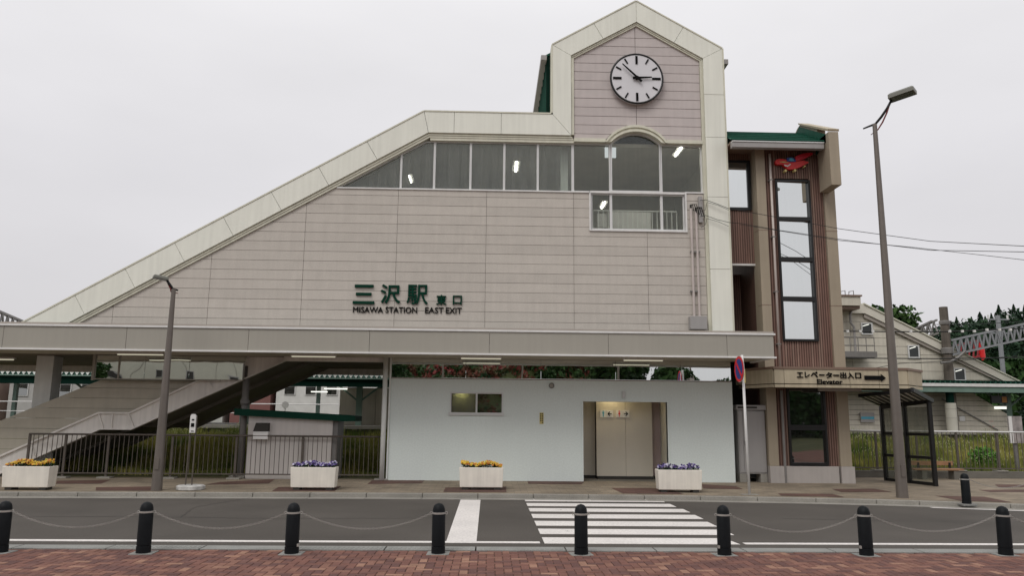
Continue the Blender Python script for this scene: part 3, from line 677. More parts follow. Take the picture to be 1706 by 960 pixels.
# columns
cg = 'columns under the canopy'
c1 = thing('canopy_column', (-2.64, 19.93, .15), 'thin pale round column beside the left edge of the toilet block', 'column', cg)
MB().tube([(-2.66, 19.93, .15), (-2.66, 19.93, 3.235)], .062, 14).build('shaft', M_wcol, c1, smooth=True)
MB().tube([(-2.54, 19.97, .15), (-2.54, 19.97, 3.235)], .022, 8).build('drainpipe', M_wcol, c1)
c2 = thing('canopy_column', (-6.32, 20.35, .15), 'dark round column between the stair and the small green-roofed shed', 'column', cg)
MB().tube([(-6.32, 20.35, .2), (-6.32, 20.35, 3.0)], .085, 16).build('shaft', M_grey, c2, smooth=True)
MB().lathe([(.085, 0), (.12, .06), (.12, .12), (.085, .2)], 16, (-6.32, 20.35, 1.98)).build('collar', M_grey, c2)
MB().box(-6.52, -6.14, 20.1, 20.5, .15, .22).build('base', M_conc, c2)
c3 = thing('canopy_column', (-11.7, 20.9, .15), 'square pale grey column rising behind the sloping stair panel', 'column', cg)
MB().box(-11.95, -11.50, 20.7, 21.15, .15, 3.24).build('shaft', M_wcol, c3, bevel=.01)
# ================================================================== TOILET BLOCK
tb = thing('toilet_block', (2, 20, .1), 'pale green rendered toilet block with doorway under the canopy', 'toilet block')
dr = (2.44, 4.62, 0, 2.165); wn = (-.99, .375, 1.82, 2.375)
wall_pieces(((-2.56, 6.34, .10, 2.70), [dr, wn]), 20.0, 20.14).build('front_wall', M_mint, tb)
MB().box(-2.56, -2.44, 20.14, 23.5, .1, 2.7).build('side_wall', M_mint, tb); MB().box(6.22, 6.34, 20.14, 23.5, .1, 2.7).build('side_wall', M_mint, tb)
MB().box(-2.44, 6.22, 23.4, 23.5, .1, 2.7).build('rear_wall', M_int, tb)
MB().box(-2.56, 6.34, 20.0, 23.5, 2.702, 2.73).build('roof', M_joint, tb)
MB().box(2.40, 2.44, 19.975, 20.16, .15, 2.205).box(4.62, 4.66, 19.975, 20.16, .15, 2.205).box(2.44, 4.62, 19.975, 20.16, 2.165, 2.205).build('door_frame', M_mint, tb)
MB().box(-.99, .375, 21.4, 21.44, 1.2, 2.65).build('inner_panel', mat('toilet_inner', (.42, .42, .30), .7), tb)
MB().box(2.44, 5.0, 20.14, 22, .12, .152).build('floor', M_conc_d, tb)
vp = [(2.42, 2.90, 21.15), (2.90, 3.68, 20.85), (3.686, 4.40, 20.85), (4.44, 4.75, 21.05)]
for a, b, y in vp: MB().box(a, b, y, y+.04, .23, 2.70).build('partition_panel', M_cream if a < 4.42 else mat('pink_door', (.46, .36, .34), .6), tb)
MB().box(2.90, 2.93, 20.89, 21.19, .22, 2.7).box(2.42, 2.92, 21.14, 21.148, .15, .23).box(2.93, 4.40, 20.83, 20.849, .15, .23).build('skirting', M_dark, tb)
MB().box(2.2, 2.43, 20.14, 21.2, .15, 2.7).box(4.66, 4.9, 20.14, 21.2, .15, 2.7).box(2.2, 4.9, 21.2, 21.25, .15, 2.7).box(2.2, 4.9, 20.14, 21.2, 2.5, 2.7).build('vestibule_wall', M_int, tb)
lf = MB().lathe([(.13, 0), (.13, .04)], 18, (3.3, 20.6, 2.46)).build('ceiling_lamp', emit_mat('warm_lamp', (1, .82, .48), 17), tb)
lf2 = MB().lathe([(.1, 0), (.1, .04)], 18, (-.74, 21.25, 2.42)).build('ceiling_lamp', emit_mat('warm_lamp_b', (1, .9, .6), 30), tb)
fr = MB().box(wn[0], wn[1], 19.985, 20.1, wn[3]-.04, wn[3]).box(wn[0]-.03, wn[1]+.03, 19.95, 20.1, wn[2]-.035, wn[2]+.035).box(wn[0], wn[0]+.035, 19.985, 20.1, wn[2]+.035, wn[3]-.04).box(wn[1]-.035, wn[1], 19.985, 20.1, wn[2]+.035, wn[3]-.04).box(-.33, -.285, 19.99, 20.09, wn[2]+.035, wn[3]-.04).build('window', M_alu, tb)
fg = glass_mat('frosted_glass', (.42, .43, .36), .02, .10, .25)
MB().box(wn[0]+.035, -.33, 20.03, 20.036, wn[2]+.035, wn[3]-.04).build('pane', fg, fr); MB().box(-.285, wn[1]-.035, 20.05, 20.056, wn[2]+.035, wn[3]-.04).build('pane', M_dglass, fr)
gx = [-2.54, -.6, 1.35, 3.3, 5.0, 6.33]
for a, b in zip(gx[:-1], gx[1:]): MB().box(a+.004, b-.004, 20.02, 20.03, 2.735, 3.236).build('glass_band', M_mirror, tb)
MB().box(-2.60, -2.545, 19.99, 20.1, 2.72, 3.236).build('post', M_fascia, tb)
# small fittings on the toilet wall
v_ = thing('wall_vent', (1.62, 19.98, 2.52), 'small round vent cap high on the pale green wall', 'vent')
p = at(919, 643, 19.97); MB().torus((p.x, 19.97, p.z), (0, 1, 0), .06, .014, 20, 6).build('ring', M_grey, v_); disc(MB(), .05, 19.975, 19.998, 16, p.x, p.z).build('grille', M_fascia, v_)
v_ = thing('door_lamp', (3.4, 19.98, 2.3), 'small white half-round lamp above the toilet doorway', 'lamp')
p = at(1039, 658, 19.95); MB().tube([(p.x, 19.95, p.z-.09), (p.x, 19.95, p.z+.09)], .045, 12).build('cover', M_alu, v_, smooth='a'); MB().box(p.x-.03, p.x+.03, 19.95, 19.998, p.z-.05, p.z+.05).build('bracket', M_alu, v_)
p = at(1153, 632, 19.9); v_ = thing('small_camera', (p.x, 19.9, 2.73), 'tiny white camera perched on top of the toilet wall', 'camera')
MB().box(p.x-.07, p.x+.05, 19.86, 19.95, 2.735, 2.79).build('body', M_white, v_); MB().tube([(p.x+.03, 19.9, 2.79), (p.x+.03, 19.9, 2.85)], .012, 6).build('aerial', M_white, v_)
v_ = thing('yellow_notice', (1.3, 19.99, 1.7), 'narrow yellow vertical notice with two columns of dark characters', 'notice')
b_ = pbox(899, 905.5, 688, 707, 19.99); MB().box(b_[0], b_[1], 19.985, 19.998, b_[2], b_[3]).build('plate', M_yel, v_)
for c_ in range(2):
    for r_ in range(5+c_):
        x = b_[0]+(b_[1]-b_[0])*(.28+.46*c_); z = b_[3]-(b_[3]-b_[2])*(.1+r_*.155)
        MB().box(x-.015, x+.015, 19.98, 19.984, z-.013, z+.013).build('character', M_lettb, v_)
# toilet direction signs
def person(cx, z, s, m, par, lady):
    mm = MB(); disc(mm, .026*s, 20.815, 20.82, 14, cx, z+.095*s)
    if lady: mm.prism([(cx-.015*s, z+.06*s), (cx+.015*s, z+.06*s), (cx+.045*s, z-.02*s), (cx+.012*s, z-.02*s), (cx+.012*s, z-.11*s), (cx-.012*s, z-.11*s), (cx-.012*s, z-.02*s), (cx-.045*s, z-.02*s)], 20.815, 20.82)
    else: mm.prism([(cx-.045*s, z+.065*s), (cx+.045*s, z+.065*s), (cx+.02*s, z-.02*s), (cx+.02*s, z-.11*s), (cx-.02*s, z-.11*s), (cx-.02*s, z-.02*s)], 20.815, 20.82)
    mm.build('pictogram', m, par)
def arrow(cx, z, d, par):
    MB().bar((cx-.055*d, 20.817, z), (cx+.05*d, 20.817, z), .006, .022).build('arrow', M_lettb, par)
    MB().bar((cx+.05*d, 20.816, z), (cx-.005*d, 20.816, z+.055), .006, .022).bar((cx+.05*d, 20.816, z), (cx-.005*d, 20.816, z-.055), .006, .022).build('arrow', M_lettb, par)
for px0, px1, d, m_, lady, nm in ((1000, 1021.5, -1, M_lblue, 0, 'white toilet sign with blue man pictogram and arrow pointing left'), (1026.5, 1048.5, 1, M_red, 1, 'white toilet sign with red woman pictogram and arrow pointing right')):
    b_ = pbox(px0, px1, 684, 696, 20.83); t_ = thing('toilet_sign', ((b_[0]+b_[1])/2, 20.84, b_[2]), nm, 'sign')
    xm_ = b_[0]+(b_[1]-b_[0])*.46
    MB().box(b_[0], xm_-.004, 20.822, 20.848, b_[2], b_[3]).build('plate', M_white, t_); MB().box(xm_+.004, b_[1], 20.822, 20.848, b_[2], b_[3]).build('plate', M_white, t_)
    zc = (b_[2]+b_[3])/2; person((b_[0]+xm_)/2, zc, .72, m_, t_, lady); arrow((xm_+b_[1])/2, zc, d, t_)
# ================================================================== STAIRS UNDER THE BUILDING
stc = thing('staircase', (-8, 20.3, .15), 'broad covered staircase descending to the left with grey steel stringer and landing', 'staircase')
top = [xz(x, y, 20.3) for x, y in ((413, 594), (216.5, 688), (165.7, 687), (0, 760.6))]; top = [(-6.30, 3.24), (-9.21, 1.78), (-9.98, 1.78), (-12.36, .66), (-13.3, .2)]
bot = [(-5.05, 3.24), (-6.01, 2.83), (-9.12, 1.335), (-9.90, 1.335), (-12.40, .16)]
poly = top+[(-13.3, .15), (-12.42, .15)]+bot[::-1][1:]
def strip(pts_t, pts_b, y0, y1, m=None):
    m = m or MB()
    for i in range(len(pts_t)-1): m.prism([pts_b[i], pts_b[i+1], pts_t[i+1], pts_t[i]], y0, y1)
    return m
tops = [(-6.30, 3.24), (-9.21, 1.78), (-9.98, 1.78), (-12.36, .66), (-13.4, .17)]; bots = [(-5.10, 3.24), (-9.12, 1.335), (-9.90, 1.335), (-12.38, .155), (-12.6, .15)]
strip(tops, bots, 20.28, 20.36).build('stringer', M_string, stc)
for i in range(4):
    a, b = tops[i], tops[i+1]; MB().prism([a, b, (b[0]+.012, b[1]-.045), (a[0]+.012, a[1]-.045)], 20.22, 20.30).build('top_flange', M_string, stc)
    a, b = bots[i], bots[i+1]; MB().prism([a, b, (b[0]+.01, b[1]+.035), (a[0]+.01, a[1]+.035)], 20.22, 20.30).build('bottom_flange', M_string, stc)
for (a, b) in (((-9.98, 1.75), (-9.82, 1.35)), ((-9.62, 1.75), (-9.62, 1.35)), ((-9.24, 1.75), (-9.05, 1.36)), ((-7.35, 2.70), (-7.1, 2.33)), ((-11.6, 1.0), (-11.45, .60))):
    MB().bar((a[0], 20.255, a[1]), (b[0], 20.255, b[1]), .03, .05).build('stiffener', M_string, stc)
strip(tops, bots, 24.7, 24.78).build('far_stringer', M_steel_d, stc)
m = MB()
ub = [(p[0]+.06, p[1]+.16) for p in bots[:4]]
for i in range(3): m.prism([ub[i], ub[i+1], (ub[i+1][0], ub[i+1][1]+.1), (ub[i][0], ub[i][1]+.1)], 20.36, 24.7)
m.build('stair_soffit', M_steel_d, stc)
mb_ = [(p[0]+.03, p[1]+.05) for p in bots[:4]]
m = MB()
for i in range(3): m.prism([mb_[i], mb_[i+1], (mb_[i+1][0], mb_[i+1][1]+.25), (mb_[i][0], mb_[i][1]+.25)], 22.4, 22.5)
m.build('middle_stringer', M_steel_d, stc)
n_st = 16
for i in range(n_st):
    t = i/n_st; a = lerp(tops[0], tops[1], t); MB().box(a[0]-.19, a[0]+.0, 20.36, 24.7, a[1]-.30, a[1]-.12).build('step', M_conc_d, stc)
hp = half((-12.35, 1.60), (-10.12, 2.58), (-9, 1)); h2 = half(tops[0], tops[1], (-10, 2.6)); 
# siding beside the stair
zz = [.3+.262*k for k in range(10)]+[2.62]; zz = sorted(set([z for z in zz if z < 2.60]+[2.605]))
M_sboard = [mat('stair_siding_%d' % i, tuple(c*k for c in (.50, .465, .385)), .65, .05, 3, streak=.06) for i, k in enumerate((1, .97))]
pan = thing('stair_side_panelling', (-10, 20.1, .5), 'grey sloping panelling beside the stairs with a mirrored strip of glass above', 'panelling')
MB().prism([(-12.3, 1.2), (-10.1, 1.85), (-9.2, 1.85), (-7.6, 2.58), (-10.14, 2.58)], 20.43, 20.46).build('backing', M_joint, pan)
xx = [-13.5, -6.2]
for i in range(1):
    for j in range(len(zz)-1):
        p = [(xx[i], zz[j]+.004), (xx[i+1], zz[j]+.004), (xx[i+1], zz[j+1]-.004), (xx[i], zz[j+1]-.004)]
        p = clip(p, *hp)
        # keep above the stringer top edge
        if len(p) > 2:
            for (q0, q1) in ((tops[0], tops[1]), (tops[2], tops[3])):
                pass
        for (q0, q1, ins) in ((tops[0], tops[1], (-9, 2.6)), (tops[1], tops[2], (-9.5, 3)), (tops[2], tops[3], (-12, 1.5))):
            if len(p) > 2 and q0 is not None:
                lo, hi = min(q0[0], q1[0]), max(q0[0], q1[0])
        if len(p) > 2:
            for a_, b_ in ((-13.5, -12.36), (-12.36, -9.98), (-9.98, -9.21), (-9.21, -6.2)):
                r_ = clip(clip(p, 1, 0, b_), -1, 0, -a_) if len(p) > 2 else []
                seg = {-13.5: (tops[3], tops[4]), -12.36: (tops[2], tops[3]), -9.98: (tops[1], tops[2]), -9.21: (tops[0], tops[1])}[a_]
                if len(r_) > 2: r_ = clip(r_, *half((seg[0][0], seg[0][1]-.06), (seg[1][0], seg[1][1]-.06), (-9.6, 6)))
                if len(r_) > 2: MB().prism(r_, 20.38, 20.42).build('siding_panel', M_sboard[j % 2], pan)

for a, b in ((-10.10, -9.50), (-9.49, -8.85), (-8.84, -7.72), (-7.71, -6.30)):
    q = [(a, 2.63), (b, 2.63), (b, 3.236), (a, 3.236)]
    MB().prism(q, 20.10, 20.11).build('pane', M_mirwarp, pan)
MB().box(-10.16, -10.10, 20.05, 20.14, 2.58, 3.236).box(-10.1, -6.9, 20.06, 20.12, 2.60, 2.63).box(-9.52, -9.48, 20.08, 20.12, 2.63, 3.236).build('glazing_bar', M_fascia, pan)
# ================================================================== SHED
sh = thing('small_shed', (-5, 20.1, .15), 'small grey-white shed with dark green fascia roof behind the fence', 'shed')
MB().box(-6.12, -3.98, 20.12, 21.0, .15, 1.78).build('wall', mat('shed_wall', (.60, .56, .53), .6, .04, 1, streak=.08), sh)
MB().prism([(-6.46, 1.90), (-3.55, 1.76), (-3.40, 1.74), (-3.40, 1.61), (-3.6, 1.60), (-6.46, 1.73)], 19.98, 21.1).build('roof', M_green_d if False else mat('shed_green', (.006, .042, .027), .7, .08, spec=.1), sh)
MB().box(-3.98, -3.86, 20.16, 21.0, .15, 1.70).build('side_recess', M_grey, sh)
mt = thing('meter_box', (-5.8, 20.05, 1.1), 'white meter box with dark sloped hood mounted on the shed wall', 'meter box')
b_ = pbox(422, 447, 705, 734, 20.0); MB().box(b_[0], b_[1], 19.98, 20.118, b_[2]+.02, b_[2]+.22).build('box', M_white, mt, bevel=.01)
MB().prism([(b_[0], b_[2]+.22), (b_[1], b_[2]+.22), (b_[1], b_[3]), (b_[0]+.06, b_[3])], 19.97, 20.118).build('hood', M_dark, mt)
# ================================================================== FENCES
def fence(x0, x1, Y, zb_, z0, z1, posts, pitch, lab, rail_m, back=0):
    fo = thing('railing_fence', ((x0+x1)/2, Y, zb_), lab, 'fence')
    MB().tube([(x0, Y, z1), (x1, Y, z1)], .024, 8).build('top_rail', rail_m, fo, smooth=True)
    MB().box(x0, x1, Y-.012, Y+.012, z0-.015, z0+.015).build('bottom_rail', M_fence, fo)
    bm = MB().box(-.009, .009, -.009, .009, z0, z1-.02)
    me = None; x = x0+pitch
    while x < x1-.02:
        if all(abs(x-p) > .05 for p in posts):
            if me is None:
                o = MB().box(x-.007, x+.007, Y-.007, Y+.007, z0, z1-.02).build('baluster', M_fence, fo); me = o.data; x_first = x
            else:
                o = bpy.data.objects.new('baluster', me); COL.objects.link(o); o.parent = fo; o.location = (x-x_first, 0, 0)
        x += pitch
    for p in posts:
        MB().box(p-.03, p+.03, Y+.014, Y+.06, zb_, z1+.0).build('post', M_fence, fo, bevel=.006)
        MB().box(p-.16, p+.16, Y-.1, Y+.14, zb_-.02, zb_+.035).build('footing', M_conc, fo)
    return fo
lp = [at(x, 760, 20.0).x for x in (45, 106, 178, 285, 392, 503, 636)]
fence(lp[0], lp[-1], 20.0, .15, .27, 1.22, lp, .118, 'brown metal railing between the stairs and the toilet block', M_fence)
rp = [at(x, 750, 22.3).x for x in (1400, 1461, 1529, 1596, 1664, 1732)]
kw = S(MB().box(9.6, 30, 22.2, 22.42, .1, .34).build('retaining_kerb', M_conc_d))
fence(rp[0]-.5, rp[-1]+2, 22.3, .34, .42, 1.46, rp, .13, 'brown metal railing with pale top rail in front of the weedy slope', M_alu)
# ================================================================== ELEVATOR TOWER
et = thing('elevator_tower', (8.3, 20, .12), 'brown ribbed elevator tower with tan pillars and a green roof', 'elevator tower')
def ribs(x0, x1, z0, z1, Y, name='ribbed_panel'):
    mm = MB(); x = x0; mm.box(x0, x1, Y+.025, Y+.06, z0, z1, 1)
    while x < x1-.012:
        wd = .026; mm.box(x, min(x+.040, x1), Y, Y+.026, z0, z1, random.choice((0, 0, 0, 2))); x += .064
    return tag(mm.build(name, M_rib, et), kind=None)
LPx = (7.235, 7.49); RPx = (9.09, 9.39)
MB().box(LPx[0], LPx[1], 20.0, 20.5, 3.02, 9.2).build('pillar', M_tan, et, bevel=.01); MB().box(LPx[0], LPx[1], 20.0, 20.5, .57, 3.0).build('pillar', M_tan, et, bevel=.01)
MB().box(RPx[0], RPx[1], 20.0, 22.8, 3.02, 9.2).build('pillar', M_tan, et, bevel=.01); MB().box(RPx[0], RPx[1], 20.0, 22.8, .57, 3.0).build('pillar', M_tan, et, bevel=.01)
for z in (6.8, 4.75):
    for X_ in (LPx, RPx): MB().box(X_[0]-.002, X_[1]+.002, 19.997, 20.3, z, z+.018).build('joint', M_cop, et)
W0, W1 = 7.765, 8.725
for (x0, x1, z0, z1) in ((7.49, W0, 3.05, 9.2), (W1, 9.09, 3.05, 9.2), (W0, W1, 8.30, 9.2), (W0, W1, 3.05, 3.80), (7.49, 7.79, .57, 2.95), (8.80, 9.09, .57, 2.95)): ribs(x0, x1, z0, z1, 20.08)
def dframe(x0, x1, zs, Y, gm, wd=.055, hb=.05):
    mm = MB().box(x0, x0+wd, Y, Y+.1, zs[0][0]-hb, zs[-1][1]+hb).box(x1-wd, x1, Y, Y+.1, zs[0][0]-hb, zs[-1][1]+hb)
    zprev = zs[0][0]-hb
    for a, b in zs: mm.box(x0+wd, x1-wd, Y, Y+.1, zprev, a); zprev = b
    mm.box(x0+wd, x1-wd, Y, Y+.1, zprev, zs[-1][1]+hb)
    f_ = mm.build('window', M_black, et)
    for i, (a, b) in enumerate(zs): MB().slab([(x0+wd, Y+.045), (x1-wd, Y+.082), (x1-wd, Y+.090), (x0+wd, Y+.053)], a, b).build('pane', gm, f_)
dframe(W0, W1, [(3.86, 4.88), (5.0, 5.96), (6.08, 7.09), (7.20, 8.20)], 20.02, M_mirror)
dframe(7.79, 8.80, [(.66, 1.48), (1.62, 2.52)], 20.02, M_dglass, .055, .07)
# plinth
MB().box(LPx[0], 7.60, 19.96, 20.5, .10, .57).build('plinth', M_plinth, et, bevel=.008); MB().box(7.66, 9.04, 20.0, 20.5, .10, .57).build('plinth', M_plinth, et, bevel=.008)
MB().box(9.08, 9.43, 19.95, 22.8, .10, .57).build('plinth', M_plinth, et, bevel=.008)
MB().box(7.49, 9.1, 20.15, 22.8, .1, 9.1).build('core', M_dark, et)
MB().box(LPx[0]+.0, LPx[1], 20.5, 22.8, .57, 9.1).build('side_wall', M_rib[1], et)
# recessed section to the left with window and opening
ribs(6.42, 7.24, 8.90, 9.2, 20.40); ribs(6.42, 7.24, 5.95, 7.48, 20.40)
MB().box(6.42, 7.24, 20.38, 20.46, 5.90, 5.95).build('lintel', M_white, et)
fm = MB().box(6.42, 7.20, 20.36, 20.44, 7.46, 7.54).box(6.42, 7.20, 20.36, 20.44, 8.82, 8.90).box(7.11, 7.20, 20.36, 20.44, 7.54, 8.82).build('window', M_black, et)
MB().box(6.42, 7.11, 20.40, 20.41, 7.54, 8.82).build('pane', M_mirror, fm)
MB().box(6.42, 7.24, 21.8, 21.9, .1, 5.9).build('link_wall', M_dark, et); MB().box(6.42, 7.24, 20.46, 21.8, 3.5, 3.6).build('link_floor', M_dark, et); ribs(6.95, 7.235, 3.6, 5.9, 21.7, 'link_panel')  # back wall and floor coloured dark to deepen the shade in the gap
# roof
z0g, z1g = 8.95, 9.13
MB().box(6.43, 8.92, 19.45, 19.62, z0g, z1g-.03).build('gutter', M_cab, et, bevel=.01); MB().box(6.43, 8.92, 19.43, 19.64, z1g-.03, z1g).build('gutter_lip', M_alu, et)
MB().box(6.43, 8.95, 19.6, 20.4, 9.10, 9.16).build('eaves', M_cop, et)
yr = 21.1; zr = at(1270, 221, yr).z; zf = at(1335, 208, yr).z
rf = MB().add([(6.43, 19.5, 9.17), (8.98, 19.5, 9.17), (8.98, yr, zr), (6.43, yr, zr), (6.43, 23.4, 9.3), (8.98, 23.4, 9.3)], [(0, 1, 2, 3), (3, 2, 5, 4)]).build('roof', M_green, et)
for q in range(5):
    y_ = 19.55+q*.35; z_ = 9.17+(y_-19.5)*(zr-9.17)/(yr-19.5); MB().bar((6.43, y_, z_+.012), (8.98, y_, z_+.012), .05, .03).build('roof_seam', M_green, rf)
# end wall (fin) with tan coping that turns down in front
prof = [(19.99, 9.40+(zf-9.40)*.74/(yr-19.25)), (yr, zf), (yr+.2, zf-.04), (23.4, 9.2), (23.4, 8.9), (19.99, 8.9)]
def yz(m, poly, x0, x1):
    n = len(poly); return m.add([(x0, y, z) for y, z in poly]+[(x1, y, z) for y, z in poly], [tuple(range(n)), tuple(range(2*n-1, n-1, -1))]+[(i, n+i, n+(i+1) % n, (i+1) % n) for i in range(n)])
yz(MB(), [(19.42, 9.12), (19.42, 9.34), (yr, zf-.06), (23.3, 9.2), (23.3, 9.0), (19.9, 9.0)], 8.965, 8.985).build('parapet_lining', M_green, et)
yz(MB(), prof, 8.99, 9.23).build('parapet', M_tan, et, bevel=.01)
yz(MB(), [(19.25, 9.365), (yr, zf+.004), (yr+.02, zf+.06), (19.22, 9.42)], 8.95, 9.25).build('coping', M_tan2, et)
MB().box(8.965, 9.235, 19.25, 19.98, 7.88, 9.36).build('parapet_cap', M_tan, et, bevel=.01)
# drainpipe
dp = thing('drainpipe', (7.62, 19.95, 3), 'thin pale drainpipe running down the left of the tall tower windows', 'drainpipe')
MB().tube([(7.62, 19.96, 3.06), (7.62, 19.96, 8.96)], .03, 10).build('pipe', mat('pipe_pink', (.52, .46, .42), .5), dp, smooth=True)
for z in (3.7, 5.1, 6.6, 8.2): MB().box(7.57, 7.67, 19.93, 20.08, z, z+.03).build('bracket', M_grey, dp)
MB().tube([(7.63, 19.99, .12), (7.63, 19.99, 2.5)], .035, 10).build('lower_pipe', M_grey, dp)
# porch
yF, yB = 19.0, 19.72
pf = [(7.08, yF), (10.44, yF)]; pl_ = (6.64, 19.95); pr_ = (11.2, yB)
porch = MB().slab([pl_, pf[0], pf[1], pr_, (11.2, 21.2), (6.64, 20.6)], 2.66, 2.96).build('porch', M_tan2, et)
segs = [7.08, 7.33, 8.16, 8.98, 9.72, 10.2, 10.44]
for a, b in zip(segs[:-1], segs[1:]):
    MB().box(a+.005, b-.005, yF-.03, yF-.002, 2.635, 2.985).build('porch_panel', M_tan2, porch); MB().box(a+.005, b-.005, yF-.03, yF+.1, 2.54, 2.612).build('porch_panel', M_tan2, porch)
def side(p, q, z0, z1, t, mm, nm, par):
    d = (Vector(q)-Vector(p)).normalized(); n_ = Vector((d.y, -d.x))*t
    MB().slab([p, q, (q[0]+n_.x, q[1]+n_.y), (p[0]+n_.x, p[1]+n_.y)], z0, z1).build(nm, mm, par)
side((pf[1][0]+.01, yF), pr_, 2.635, 2.985, .03, M_tan2, 'porch_panel', porch); side((pf[1][0]+.01, yF), pr_, 2.54, 2.612, .03, M_tan2, 'porch_panel', porch)
side(pl_, (pf[0][0]-.01, yF), 2.635, 2.985, .03, M_tan2, 'porch_panel', porch); side(pl_, (pf[0][0]-.01, yF), 2.54, 2.612, .03, M_tan2, 'porch_panel', porch)
MB().slab([(6.60, 19.93), (7.06, 18.95), (10.47, 18.95), (11.26, yB-.02), (11.26, 21.2), (6.6, 20.6)], 2.99, 3.05).build('porch_coping', M_cop, porch)
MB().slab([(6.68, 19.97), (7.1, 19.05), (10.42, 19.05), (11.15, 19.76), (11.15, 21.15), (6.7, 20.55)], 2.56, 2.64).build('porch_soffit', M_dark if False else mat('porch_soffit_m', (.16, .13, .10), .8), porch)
b_ = pbox(1365, 1434, 650.5, 657, 19.6); MB().box(b_[0], b_[1], 19.55, 19.68, 2.48, 2.555).build('lamp_housing', M_plinth, porch)
# elevator lettering
el = thing('elevator_sign', (8.5, 18.95, 2.8), 'black Japanese and English elevator lettering with a thick arrow pointing right', 'sign')
ex = 1327.0; chars = 'エレベーター出入口'
bx_ = [(1327.5, 1337.5, 620.5, 629.5), (1340.5, 1348.5, 620, 629.5), (1350.5, 1362, 619.5, 629.5), (1364.5, 1373, 624, 626.2), (1375.5, 1386, 620.5, 630.5), (1388, 1397.5, 624.5, 626.8), (1399.5, 1409.5, 620.5, 630.8), (1411.5, 1422, 621.5, 630.8), (1424.5, 1434, 621.5, 631)]
for ch, b_ in zip(chars, bx_): glyph(ch, pbox(*b_, yF-.03), yF-.03, el, M_lettb, .014, .03)
glyph('Elevator', pbox(1361, 1403, 632.5, 640.3, yF-.03), yF-.03, el, M_lettb, 0, .03, 'lettering', .010)
z_ = pbox(1440, 1475, 626, 634, yF-.03); zc = (z_[2]+z_[3])/2; x0, x1 = z_[0], z_[1]
MB().prism([(x0, zc-.052), (x1-.10, zc-.052), (x1-.12, zc-.095), (x1, zc), (x1-.12, zc+.095), (x1-.10, zc+.052), (x0, zc+.052)], yF-.06, yF-.03).build('arrow', M_lettb, el)
# red aeroplane emblem
ap = thing('aeroplane_emblem', (8.2, 19.98, 8.6), 'red toy-like aeroplane emblem fixed near the top of the brown tower', 'emblem')
def E(pts): return [xz(1280+x/16, 240+y/16, 19.99) for x, y in pts]
MB().prism(E([(170, 470), (200, 425), (300, 402), (430, 420), (560, 470), (700, 480), (930, 440), (980, 470), (1062, 485), (1050, 515), (960, 560), (800, 640), (640, 682), (500, 680), (420, 600), (380, 550), (230, 552), (180, 520)]), 19.95, 20.05).build('fuselage', M_red, ap)
MB().prism(E([(690, 400), (710, 345), (900, 275), (1060, 252), (1160, 262), (1150, 300), (990, 388), (820, 450), (720, 470)]), 19.91, 20.0).build('wing', mat('red_wing', (.58, .018, .04), .4), ap)
for x, y in ((455, 712), (705, 705), (965, 595)):
    c = xz(1280+x/16, 240+y/16, 19.95); disc(MB(), .035 if x < 900 else .022, 19.92, 20.05, 16, c[0], c[1]).build('wheel', M_yel, ap)
MB().prism(E([(480, 470), (470, 390), (560, 370), (650, 385), (720, 450), (700, 490), (560, 490)]), 19.925, 19.96).build('cockpit', M_blue, ap)
MB().prism(E([(520, 455), (540, 400), (590, 390), (640, 420), (660, 470), (580, 475)]), 19.91, 19.93).build('cockpit_glass', M_lblue, ap)
MB().prism(E([(270, 490), (390, 480), (520, 500), (390, 512)]), 19.93, 19.95).build('propeller', M_yel, ap)
MB().prism(E([(400, 560), (500, 590), (560, 540), (580, 560), (500, 620), (420, 600)]), 19.93, 19.95).build('nose_band', M_white, ap)
# cabinet
cbn = thing('utility_cabinet', (6.9, 20.2, .12), 'tall grey utility cabinet standing in the gap beside the elevator tower', 'cabinet')
MB().box(6.50, 7.22, 20.14, 20.6, .36, 1.98).build('body', M_cab, cbn, bevel=.01); MB().box(6.46, 7.26, 20.08, 20.62, 1.99, 2.12).build('top', M_cab, cbn, bevel=.01)
MB().box(6.49, 7.0, 20.07, 20.079, 2.03, 2.08).build('top_slot', M_dark, cbn)
MB().box(6.52, 6.62, 20.125, 20.14, .40, 1.94).build('door', M_cab, cbn); MB().box(6.63, 7.20, 20.12, 20.14, .40, 1.94).build('door', M_cab, cbn)
MB().box(6.655, 6.685, 20.09, 20.12, 1.08, 1.2).build('handle', M_dark, cbn)
for a in (6.50, 7.04): MB().box(a, a+.18, 20.14, 20.5, .13, .36).build('foot', M_conc, cbn)
# no-parking sign
ns = thing('no_parking_sign', (5.78, 17.3, .1), 'round blue and red no-parking sign turned sideways on a white pole', 'sign')
MB().tube([(5.78, 17.3, .1), (5.74, 17.3, 3.18)], .03, 12).build('pole', M_white, ns, smooth=True)
MB().box(5.6, 5.98, 17.2, 17.42, .095, .108).build('base', M_conc, ns)
nrm = Vector((.955, .29, 0)).normalized(); nrm = Vector((-1, -.03, 0)).normalized(); side_ = Vector((-nrm.y, nrm.x, 0))
cc = Vector((5.66, 17.27, 2.86))
def sdisc(R0, R1, off, n=28):
    mm = MB(); vs = []; up = Vector((0, 0, 1)); f = []
    for i in range(n):
        t = 2*math.pi*i/n; d = side_*math.cos(t)+up*math.sin(t); vs += [cc+d*R0+nrm*off, cc+d*R1+nrm*off, cc+d*R1+nrm*(off-.006), cc+d*R0+nrm*(off-.006)]
    for i in range(n):
        j = (i+1) % n
        for a, b in ((0, 1), (1, 2), (2, 3), (3, 0)): f.append((i*4+a, i*4+b, j*4+b, j*4+a))
    return mm.add(vs, f)
sdisc(.0005, .30, .0).build('plate', M_alu, ns); sdisc(.0005, .232, .012).build('blue_field', M_blue, ns); sdisc(.232, .29, .014).build('red_ring', M_red, ns)
